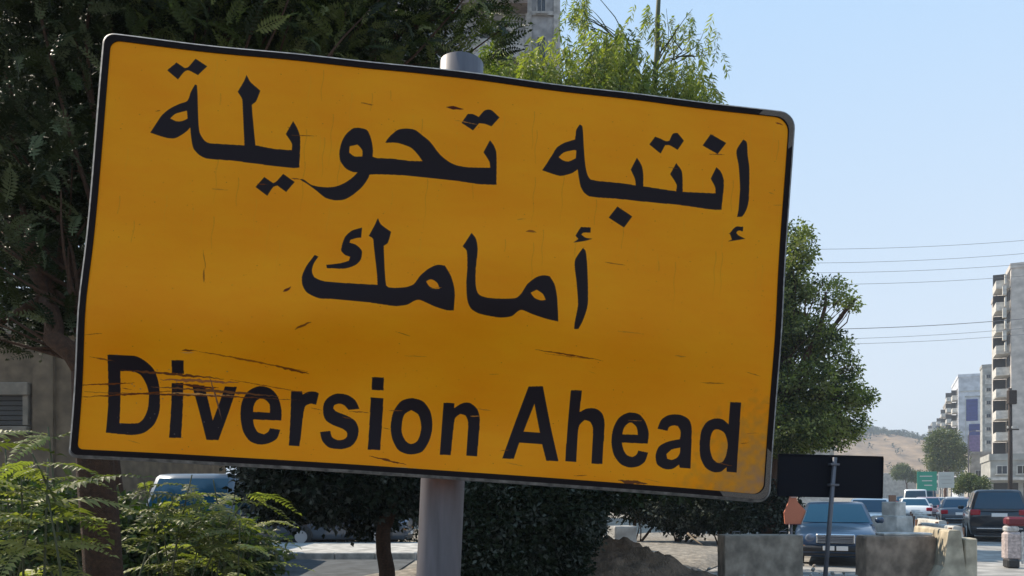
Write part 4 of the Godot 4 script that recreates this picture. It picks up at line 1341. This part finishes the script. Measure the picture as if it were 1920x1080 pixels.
	letter("o", [[688, 715, 713, 720, 731, 742, 737, 773, 733, 802, 719, 829, 693, 837, 669, 830, 654, 807, 648, 781, 651, 748, 666, 723], [689, 740, 705, 749, 713, 774, 711, 796, 705, 809, 693, 814, 682, 808, 673, 792, 671, 773, 675, 751]])
	letter("n", [[757, 719, 781, 718, 781, 729, 798, 717, 814, 715, 832, 728, 839, 751, 838, 831, 815, 831, 814, 758, 807, 743, 795, 740, 785, 750, 783, 770, 781, 832, 757, 833]])
	letter("A", [[939, 671, 970, 668, 1016, 829, 989, 830, 978, 794, 928, 794, 918, 831, 893, 832], [955, 707, 972, 769, 936, 769]])
	letter("h", [[1032, 672, 1056, 671, 1055, 718, 1071, 709, 1091, 708, 1106, 718, 1113, 740, 1113, 828, 1089, 829, 1088, 752, 1080, 737, 1068, 734, 1057, 747, 1055, 774, 1055, 828, 1031, 828]])
	letter("e", [[1212, 775, 1154, 777, 1159, 793, 1167, 804, 1180, 807, 1189, 800, 1192, 792, 1214, 795, 1207, 816, 1193, 827, 1174, 831, 1154, 825, 1138, 806, 1131, 778, 1133, 748, 1144, 723, 1165, 710, 1188, 712, 1204, 728, 1213, 751], [1154, 759, 1189, 757, 1185, 741, 1174, 732, 1166, 733, 1157, 744]])
	letter("a", [[1232, 740, 1239, 720, 1255, 708, 1280, 705, 1301, 714, 1309, 734, 1310, 823, 1286, 823, 1284, 816, 1269, 827, 1251, 828, 1235, 819, 1231, 799, 1238, 779, 1257, 767, 1284, 759, 1284, 741, 1277, 730, 1266, 730, 1257, 735, 1255, 743], [1285, 778, 1266, 784, 1255, 795, 1257, 805, 1267, 807, 1279, 801, 1285, 790]])
	letter("d", [[1392, 667, 1417, 666, 1418, 823, 1394, 823, 1393, 813, 1380, 824, 1362, 826, 1344, 817, 1332, 796, 1329, 767, 1331, 737, 1342, 716, 1359, 707, 1377, 707, 1392, 717], [1368, 730, 1384, 737, 1393, 761, 1391, 786, 1383, 802, 1371, 805, 1360, 796, 1353, 774, 1353, 750, 1358, 734]])
	# scratches and chips, some across the letters
	var brown := Color(0.42, 0.20, 0.04)
	var pale := Color(0.80, 0.55, 0.30)
	scratch(946, 592, 1096, 604, 3, brown); scratch(966, 599, 1072, 603, 2, Color(0.70, 0.40, 0.06))
	scratch(438, 595, 470, 577, 5, brown); scratch(408, 518, 423, 506, 7, Color(0.34, 0.12, 0.05))
	scratch(215, 654, 244, 653, 4, brown); scratch(212, 659, 240, 658, 3, pale)
	scratch(244, 654, 467, 677, 3, Color(0.55, 0.29, 0.05)); scratch(400, 671, 470, 681, 5, brown)
	scratch(6, 736, 120, 724, 3, brown); scratch(18, 749, 455, 737, 3, Color(0.40, 0.22, 0.10))
	scratch(90, 700, 300, 706, 5, Color(0.40, 0.22, 0.10)); scratch(171, 715, 330, 712, 6, Color(0.60, 0.36, 0.20))
	scratch(311, 706, 475, 722, 2, Color(0.6, 0.32, 0.06)); scratch(9, 761, 206, 736, 3, brown)
	scratch(153, 730, 411, 733, 5, Color(0.44, 0.27, 0.14)); scratch(180, 741, 330, 738, 3, pale)
	scratch(200, 722, 290, 726, 5, Color(0.36, 0.17, 0.08)); scratch(270, 700, 300, 790, 3, Color(0.45, 0.30, 0.22))
	scratch(242, 477, 247, 511, 3, Color(0.58, 0.32, 0.05)); scratch(236, 440, 246, 480, 2, Color(0.62, 0.36, 0.06))
	scratch(716, 84, 753, 83, 8, Color(0.30, 0.10, 0.05)); scratch(331, 288, 353, 287, 3, brown)
	scratch(906, 340, 929, 339, 5, Color(0.55, 0.30, 0.06)); scratch(607, 846, 688, 860, 4, brown)
	scratch(640, 868, 760, 871, 6, Color(0.80, 0.58, 0.34)); scratch(1150, 862, 1215, 864, 7, Color(0.40, 0.22, 0.10))
	scratch(1440, 10, 1490, 14, 9, Color(0.62, 0.45, 0.30)); scratch(1452, 30, 1470, 34, 4, Color(0.50, 0.22, 0.05))
	for i in 46:
		var x := rng.randf_range(10, 1480)
		var y := rng.randf_range(560, 875) if i % 3 else rng.randf_range(10, 560)
		scratch(x, y, x + rng.randf_range(8, 60), y + rng.randf_range(-5, 7), rng.randf_range(1.0, 2.6), Color(0.52, 0.28, 0.06) if i % 2 else Color(0.72, 0.44, 0.13))
	for k in 34:          # white chips in the black of the first letters
		scratch(rng.randf_range(85, 300), rng.randf_range(660, 850), rng.randf_range(85, 300), rng.randf_range(660, 850), 0.0, brown) if false else print_img.fill_rect(Rect2i(rng.randi_range(110, 420), rng.randi_range(900, 1165), rng.randi_range(1, 4), rng.randi_range(1, 2)), Color(0.5, 0.42, 0.40))
	print_img.generate_mipmaps()
	return ImageTexture.create_from_image(print_img)


func diversion_sign() -> void:
	var basis := Basis(Vector3(0.992532, -0.068951, -0.100628), Vector3(0.065941, 0.997279, -0.032946), Vector3(0.102626, 0.026065, 0.994378))
	var origin := Vector3(-0.13421, EYE + 0.47078, -1.72234)
	var foot := Vector3(-0.231, 0, -1.805)
	var o := thing("diversion_sign", "yellow sign reading Diversion Ahead in Arabic and English on a grey steel post", "road sign", foot)
	var place := Transform3D(basis, origin - foot)
	var sheet := StandardMaterial3D.new()
	sheet.resource_name = "sign_sheeting"
	sheet.albedo_texture = sign_print()
	sheet.roughness = 0.4
	sheet.metallic_specular = 0.22
	# the bent sheet
	var st := begin(true)
	var nx := 100
	var ny := 60
	var hw := SIGN_W / 2 - 0.004
	var hh := SIGN_H / 2 - 0.004
	var vert := func(i: int, j: int) -> void:
		var y := -hh + 2.0 * hh * (0.5 - 0.5 * cos(PI * j / ny)) if true else 0.0
		var wide := [hw, hw]
		for side in 2:
			var rr := corner_radius(side == 1, y > 0)
			var over: float = absf(y) - (hh - rr)
			if over > 0: wide[side] = hw - rr + sqrt(maxf(0.0, rr * rr - over * over))
		var x := lerpf(-wide[0], wide[1], float(i) / nx)
		st.set_uv(Vector2((x + SIGN_W / 2) / SIGN_W, (SIGN_H / 2 - y) / SIGN_H))
		st.add_vertex(sign_point(x, y, 0.0))
	for j in ny:
		for i in nx:
			for k in [[0, 0], [1, 1], [1, 0], [0, 0], [0, 1], [1, 1]]: vert.call(i + k[0], j + k[1])
	st.index()
	put("panel", st, sheet, o).transform = place
	st = begin()
	band_round(st, SIGN_W / 2 - 0.005, SIGN_H / 2 - 0.005, 0.003, 0.0125, -0.004, 0.0022)
	put("black_border", st, M.sign_border, o).transform = place
	st = begin()
	band_round(st, SIGN_W / 2, SIGN_H / 2, 0.0, 0.0055, -0.030, 0.003, 0.006)
	put("rim", st, M.sign_rim, o).transform = place
	# worn corners at the right, where the black has come off
	for c in [[1.0, 1.0, 7], [1.0, -1.0, 8]]:
		st = begin()
		var corner := []
		var all := rounded(SIGN_W / 2 - 0.006, SIGN_H / 2 - 0.006, 0.004)
		for i in all.size():
			var p: Vector2 = all[i]
			var q: Vector2 = all[(i + 1) % all.size()]
			var mid := (p + q) / 2
			if mid.distance_to(Vector2(c[0] * SIGN_W / 2, c[1] * SIGN_H / 2)) < 0.012 * c[2]:
				var k := Vector2(1.0 - 0.010 / 0.75, 1.0 - 0.011 / 0.44)
				quad(st, sign_point(p.x * k.x, p.y * k.y, 0.003), sign_point(p.x, p.y, 0.003), sign_point(q.x, q.y, 0.003), sign_point(q.x * k.x, q.y * k.y, 0.003))
		put("worn_edge", st, M.worn_patch, o).transform = place
	# back sheet and channels
	st = begin()
	for y in [0.24, -0.24]:
		box(st, Vector3(0, y, -0.05), Vector3(1.40, 0.05, 0.026), 0.004)
	put("back_channel", st, M.sign_back, o).transform = place
	# post, its cap and the clamps
	st = begin(true)
	var top := at(866, 120, 1.885) - foot
	tube(st, [Vector3(0, -0.3, 0), top * 0.33, top * 0.66, top], [0.051, 0.051, 0.051, 0.051], 28, true)
	put("post", st, M.galvanised, o)
	st = begin()
	for y in [0.24, -0.24]:
		var cl := begin(true)
		var c: Vector3 = top * clampf((origin.y + y - foot.y) / top.y, 0, 1)
		var ring := []
		var rr := []
		for k in 19:
			ring.append(c + Vector3(0.058 * cos(TAU * k / 18.0), 0, 0.058 * sin(TAU * k / 18.0)))
			rr.append(0.006)
		tube(cl, ring, rr, 6, false)
		put("clamp", cl, M.sign_back, o)


# ------------------------------------------------------------------ cars (front towards -z of the thing, wheels on the ground)
func body_loft(st: SurfaceTool, rows: Array, length: float, low: float) -> void:    # rows: [share of the length from the nose, half width, top height, crown]
	var rings := []
	for r in rows:
		var z: float = (r[0] - 0.5) * length
		var w: float = r[1]
		var y: float = r[2]
		var half := [Vector3(0, y + r[3], z), Vector3(w * 0.45, y + r[3] * 0.8, z), Vector3(w * 0.82, y + r[3] * 0.2, z), Vector3(w * 0.95, y - 0.035, z), Vector3(w * 0.99, y - 0.10, z), Vector3(w, lerpf(low, y, 0.55), z), Vector3(w * 0.985, lerpf(low, y, 0.25), z), Vector3(w * 0.94, low + 0.03, z), Vector3(w * 0.8, low, z)]
		var ring := half.duplicate()
		for k in range(half.size() - 1, 0, -1): ring.append(Vector3(-half[k].x, half[k].y, half[k].z))
		rings.append(ring)
	for i in rings.size() - 1:
		var n: int = rings[i].size()
		for k in n:
			quad(st, rings[i][k], rings[i + 1][k], rings[i + 1][(k + 1) % n], rings[i][(k + 1) % n])
	for e in [0, rings.size() - 1]:
		for k in range(1, rings[e].size() - 1):
			if e == 0: tri(st, rings[e][0], rings[e][k], rings[e][k + 1])
			else: tri(st, rings[e][0], rings[e][k + 1], rings[e][k])


func pane(st: SurfaceTool, a: Vector3, b: Vector3, c: Vector3, d: Vector3, bow: Vector3, lift: Vector3) -> void:     # a bowed sheet between four corners
	var n := 8
	for i in n:
		for j in 4:
			var q := []
			for k in [[0, 0], [1, 0], [1, 1], [0, 1]]:
				var u := float(i + k[0]) / n
				var v: float = float(j + k[1]) / 4.0
				q.append(a.lerp(b, u).lerp(d.lerp(c, u), v) + bow * (4.0 * u * (1.0 - u)) + bow * 0.3 * (4.0 * v * (1.0 - v)) + lift)
			quad(st, q[0], q[1], q[2], q[3])


func car(called: String, label: String, category: String, where: Vector3, turn: float, paint: String, kind: String, group := "cars in the street") -> Node3D:
	var o := thing(called, label, category, where, turn, group)
	var p: Material = M[paint]
	var L := 4.75
	var W := 0.89
	var low := 0.22
	var belt := 0.94
	var roof := 1.43
	var rows := [[0.0, 0.70, 0.52, 0.02], [0.008, 0.78, 0.62, 0.03], [0.03, 0.84, 0.70, 0.035], [0.10, 0.875, 0.80, 0.04], [0.20, 0.885, 0.87, 0.045], [0.30, 0.89, 0.92, 0.03], [0.5, 0.89, 0.94, 0.0], [0.74, 0.885, 0.95, 0.02], [0.84, 0.88, 0.97, 0.03], [0.94, 0.86, 0.95, 0.03], [0.985, 0.82, 0.86, 0.02], [1.0, 0.76, 0.62, 0.01]]
	var base := [0.28, 0.86]        # feet of the windscreen and the rear window, roof ends, as shares of the length
	var top := [0.42, 0.72]
	if kind == "suv":
		L = 4.7; belt = 1.08; roof = 1.78
		rows = [[0.0, 0.74, 0.70, 0.02], [0.01, 0.82, 0.86, 0.03], [0.05, 0.87, 0.98, 0.03], [0.2, 0.89, 1.05, 0.04], [0.28, 0.90, 1.08, 0.02], [0.6, 0.90, 1.09, 0.0], [0.93, 0.89, 1.10, 0.0], [0.985, 0.88, 1.08, 0.0], [1.0, 0.84, 0.90, 0.0]]
		base = [0.25, 0.985]
		top = [0.38, 0.93]
		W = 0.90
	elif kind == "van":
		L = 4.9; belt = 1.15; roof = 2.05; W = 0.92
		rows = [[0.0, 0.76, 0.70, 0.02], [0.01, 0.84, 0.90, 0.03], [0.06, 0.90, 1.06, 0.04], [0.17, 0.92, 1.15, 0.03], [0.5, 0.92, 1.16, 0.0], [0.97, 0.92, 1.16, 0.0], [1.0, 0.89, 1.0, 0.0]]
		base = [0.10, 0.995]
		top = [0.26, 0.965]
	elif kind == "hatch":
		L = 4.1; roof = 1.47
		rows = [[0.0, 0.70, 0.55, 0.02], [0.01, 0.78, 0.68, 0.03], [0.05, 0.84, 0.78, 0.035], [0.22, 0.865, 0.90, 0.04], [0.30, 0.87, 0.94, 0.02], [0.6, 0.87, 0.96, 0.0], [0.93, 0.86, 0.98, 0.0], [0.985, 0.83, 0.92, 0.0], [1.0, 0.78, 0.7, 0.0]]
		base = [0.26, 0.975]
		top = [0.42, 0.84]
		W = 0.87
	var st := begin(true)
	body_loft(st, rows, L, low)
	put("body", st, p, o)
	# cabin: a tapered shell, its roof and pillars painted
	var zb0: float = (base[0] - 0.5) * L
	var zb1: float = (base[1] - 0.5) * L
	var zt0: float = (top[0] - 0.5) * L
	var zt1: float = (top[1] - 0.5) * L
	var wb := W * 0.93
	var wt := W * 0.70 if kind != "van" else W * 0.84
	var yb := belt - 0.03
	st = begin(true)
	var levels := []
	for f in [0.0, 0.5, 0.9, 0.97, 1.0]:
		var k: float = f if f < 0.9 else 0.9 + (f - 0.9) * 1.0
		var shrink := 1.0 if f < 0.95 else (0.95 if f < 0.99 else 0.80)
		var zc0 := lerpf(zb0, zt0, k) + (1.0 - shrink) * 0.6
		var zc1 := lerpf(zb1, zt1, k) - (1.0 - shrink) * 0.6
		var wc := lerpf(wb, wt, k) * shrink
		var y := lerpf(yb, roof, f)
		var ring := []
		for q in [[-1.0, 0.0], [-0.5, -0.03], [0.0, -0.045], [0.5, -0.03], [1.0, 0.0]]: ring.append(Vector3(wc * q[0], y, zc0 + q[1]))
		for q in [0.33, 0.66]: ring.append(Vector3(wc + 0.015, y, lerpf(zc0, zc1, q)))
		for q in [[1.0, 0.0], [0.5, 0.03], [0.0, 0.045], [-0.5, 0.03], [-1.0, 0.0]]: ring.append(Vector3(wc * q[0], y, zc1 + q[1]))
		for q in [0.66, 0.33]: ring.append(Vector3(-wc - 0.015, y, lerpf(zc0, zc1, q)))
		levels.append(ring)
	for i in levels.size() - 1:
		var n: int = levels[i].size()
		for k in n: quad(st, levels[i][k], levels[i][(k + 1) % n], levels[i + 1][(k + 1) % n], levels[i + 1][k])
	var lid: Array = levels[levels.size() - 1]
	for k in range(1, lid.size() - 1): tri(st, lid[0], lid[k], lid[k + 1])
	put("cabin", st, p, o)
	var h := roof - yb
	var pt := func(zb: float, zt: float, wbx: float, wtx: float, f: float, sx: float) -> Vector3:
		return Vector3(sx * lerpf(wbx, wtx, f), yb + h * f, lerpf(zb, zt, f))
	# windscreen and rear window
	st = begin(true)
	pane(st, pt.call(zb0, zt0, wb * 0.93, wt * 0.90, 0.07, -1.0), pt.call(zb0, zt0, wb * 0.93, wt * 0.90, 0.07, 1.0), pt.call(zb0, zt0, wb * 0.93, wt * 0.90, 0.88, 1.0), pt.call(zb0, zt0, wb * 0.93, wt * 0.90, 0.88, -1.0), Vector3(0, 0, -0.045), Vector3(0, 0.006, -0.012))
	put("windscreen", st, M.car_glass, o)
	st = begin(true)
	pane(st, pt.call(zb1, zt1, wb * 0.92, wt * 0.88, 0.10, 1.0), pt.call(zb1, zt1, wb * 0.92, wt * 0.88, 0.10, -1.0), pt.call(zb1, zt1, wb * 0.92, wt * 0.88, 0.86, -1.0), pt.call(zb1, zt1, wb * 0.92, wt * 0.88, 0.86, 1.0), Vector3(0, 0, 0.045), Vector3(0, 0.006, 0.012))
	put("rear_window", st, M.car_glass, o)
	# side windows
	for s in [-1.0, 1.0]:
		for half in 2:
			st = begin(true)
			var f0 := 0.10 if half == 0 else 0.53
			var f1 := 0.49 if half == 0 else 0.90
			var q := []
			for e in [[f0, 0.10], [f1, 0.10], [f1, 0.86], [f0, 0.86]]:
				var z0 := lerpf(zb0, zt0, e[1])
				var z1 := lerpf(zb1, zt1, e[1])
				q.append(Vector3(s * (lerpf(wb, wt, e[1]) + 0.018), yb + h * e[1], lerpf(z0, z1, e[0])))
			pane(st, q[0], q[1], q[2], q[3], Vector3(s * 0.004, 0, 0), Vector3(s * 0.006, 0, 0))
			put("side_window", st, M.car_glass, o)
	# wheels
	for zx in [-0.305, 0.285]:
		for s in [-1.0, 1.0]:
			var c := Vector3(s * (W - 0.105), 0.315, zx * L)
			st = begin(true)
			tube(st, [c - Vector3(s * 0.10, 0, 0), c - Vector3(s * 0.09, 0, 0), c + Vector3(s * 0.09, 0, 0), c + Vector3(s * 0.115, 0, 0), c + Vector3(s * 0.12, 0, 0)], [0.28, 0.315, 0.315, 0.29, 0.21], 22)
			var w := put("wheel", st, M.tyre, o)
			st = begin()
			tube(st, [c + Vector3(s * 0.10, 0, 0), c + Vector3(s * 0.128, 0, 0)], [0.205, 0.19], 20)
			put("rim", st, M.rim, w)
			st = begin()
			var arch := []
			for k in 15: arch.append(Vector3(s * (W + 0.002), 0.315 + 0.37 * sin(PI * k / 14.0), zx * L + 0.37 * cos(PI * k / 14.0)))
			for k in 14: quad(st, arch[k], arch[k + 1], Vector3(arch[k + 1].x, c.y + (arch[k + 1].y - c.y) * 0.86, c.z + (arch[k + 1].z - c.z) * 0.86), Vector3(arch[k].x, c.y + (arch[k].y - c.y) * 0.86, c.z + (arch[k].z - c.z) * 0.86))
			put("wheel_arch", st, M.black_plastic, o)
	# front
	var zf := -L / 2
	var tall := kind != "saloon"
	var yg := 0.62 if not tall else 0.72
	st = begin()
	box(st, Vector3(0, yg, zf - 0.012), Vector3(0.80, 0.22, 0.05), 0.02)
	var gr := put("grille", st, M.chrome, o)
	st = begin()
	box(st, Vector3(0, yg, zf - 0.030), Vector3(0.73, 0.155, 0.03), 0.01)
	put("grille_mesh", st, M.dull_steel, gr)
	for k in 4:
		st = begin()
		box(st, Vector3(0, yg - 0.055 + k * 0.037, zf - 0.047), Vector3(0.72, 0.009, 0.01))
		put("slat", st, M.chrome, gr)
	for s in [-1.0, 1.0]:
		st = begin(true)
		for e in [[0.53, 0.105], [0.71, 0.088]]:
			var c := Vector3(s * e[0], yg + 0.005, zf + (0.04 if e[0] < 0.6 else 0.10))
			tube(st, [c + Vector3(0, 0, 0.06), c + Vector3(0, 0, -0.008), c + Vector3(0, 0, -0.028), c + Vector3(0, 0, -0.036)], [e[1], e[1], e[1] * 0.72, e[1] * 0.2], 16)
		put("headlight", st, M.headlight, o)
		st = begin()
		box(st, Vector3(s * 0.72, yg - 0.17, zf + 0.035), Vector3(0.20, 0.055, 0.09), 0.015)
		put("indicator", st, M.indicator, o)
		st = begin(true)
		box(st, Vector3(s * (W + 0.09), belt + 0.06, zb0 + 0.38), Vector3(0.20, 0.14, 0.10), 0.04)
		put("mirror", st, p, o)
	st = begin()
	box(st, Vector3(0, 0.40, zf + 0.02), Vector3(W * 1.86, 0.13, 0.16), 0.04)
	put("bumper", st, M.black_plastic if kind == "saloon" else p, o)
	st = begin()
	box(st, Vector3(0, 0.27, zf + 0.05), Vector3(W * 1.7, 0.10, 0.12), 0.03)
	put("air_dam", st, M.black_plastic, o)
	for e in [-0.14, 0.14]:
		st = begin()
		box(st, Vector3(e, 0.415, zf - 0.067), Vector3(0.24, 0.10, 0.012), 0.003)
		put("number_plate", st, M.number_plate, o)
	# rear
	var zr := L / 2
	var yr := 0.78 if not tall else (0.86 if kind == "hatch" else 1.0)
	for s in [-1.0, 1.0]:
		st = begin()
		box(st, Vector3(s * W * 0.79, yr, zr - 0.035), Vector3(W * 0.34, 0.20 if kind != "van" else 0.42, 0.09), 0.03)
		put("tail_light", st, M.tail_light, o)
	st = begin()
	box(st, Vector3(0, 0.44, zr - 0.01), Vector3(W * 1.84, 0.17, 0.14), 0.04)
	put("bumper", st, M.black_plastic, o)
	st = begin()
	box(st, Vector3(0, 0.46, zr + 0.062), Vector3(W * 1.5, 0.03, 0.012), 0.004)
	put("bumper_strip", st, M.chrome, o)
	st = begin()
	box(st, Vector3(0, yr - 0.08, zr + 0.004), Vector3(0.46, 0.12, 0.014), 0.003)
	put("number_plate", st, M.number_plate, o)
	st = begin()
	box(st, Vector3(0, 0.27, zr - 0.05), Vector3(W * 1.6, 0.12, 0.12), 0.03)
	put("valance", st, M.black_plastic, o)
	return o


func cars() -> void:
	var away := atan2(-ALONG.x, -ALONG.z)          # front pointing down the road
	var towards := away + PI
	car("blue_saloon", "dark blue saloon facing the camera between two concrete blocks", "car", on_ground(1566, 20.0), towards + 0.06, "blue_paint", "saloon")
	car("white_car", "white car right behind the blue saloon, mostly hidden by it", "car", on_ground(1632, 31.0), towards - 0.05, "white_paint", "hatch")
	car("dark_suv", "dark sports utility car with red tail lights driving away at the right", "car", on_ground(1862, 29.2), away - 0.02, "dark_paint", "suv")
	car("slate_car", "slate grey car driving away just left of the dark utility car", "car", on_ground(1795, 40.5), away, "slate_paint", "saloon")
	car("mauve_car", "mauve hatchback driving away ahead of the slate car", "car", on_ground(1738, 52.0), away, "mauve_paint", "hatch")
	car("silver_car", "silver car ahead of the mauve hatchback", "car", on_ground(1757, 62.0), away, "silver_paint", "saloon")
	car("white_van", "white van farthest ahead in the right-hand traffic, left of the green sign", "van", on_ground(1715, 66.0), away, "white_paint", "van")
	car("white_van", "white van parked at the shop front, seen above the dark utility car", "van", on_ground(1868, 74.0), away, "white_paint", "van")
	car("white_saloon", "white saloon in the queue between the mauve hatchback and the median barriers", "car", on_ground(1712, 48.0), away + 0.03, "white_paint", "saloon")
	car("dark_hatchback", "dark hatchback far ahead in the queue, left of the white van", "car", on_ground(1694, 84.0), away, "dark_paint", "hatch")
	car("maroon_car", "maroon car ahead of the dark utility car at the far right", "car", on_ground(1832, 46.0), away, "maroon_paint", "hatch")
	car("grey_hatchback", "grey hatchback in the queue just beyond the maroon car", "car", on_ground(1790, 58.0), away, "silver_paint", "hatch")
	car("slate_van", "slate blue van far ahead beside the white van", "van", on_ground(1735, 78.0), away, "slate_paint", "van")
	# parked on the left, half hidden by leaves
	car("parked_van", "steel blue van facing the camera beyond the saplings under the sign's left half", "van", on_ground(398, 18.0), PI + 0.08, "steel_blue_paint", "van", "cars parked at the left")
	car("parked_car", "dark car parked at the left edge below the shuttered window", "car", on_ground(40, 21.8), PI / 2, "dark_paint", "saloon", "cars parked at the left")
	car("parked_car", "dark hatchback parked behind the slim dark tree left of the grey post", "car", on_ground(647, 25.4), -PI / 2, "slate_paint", "hatch", "cars parked at the left")
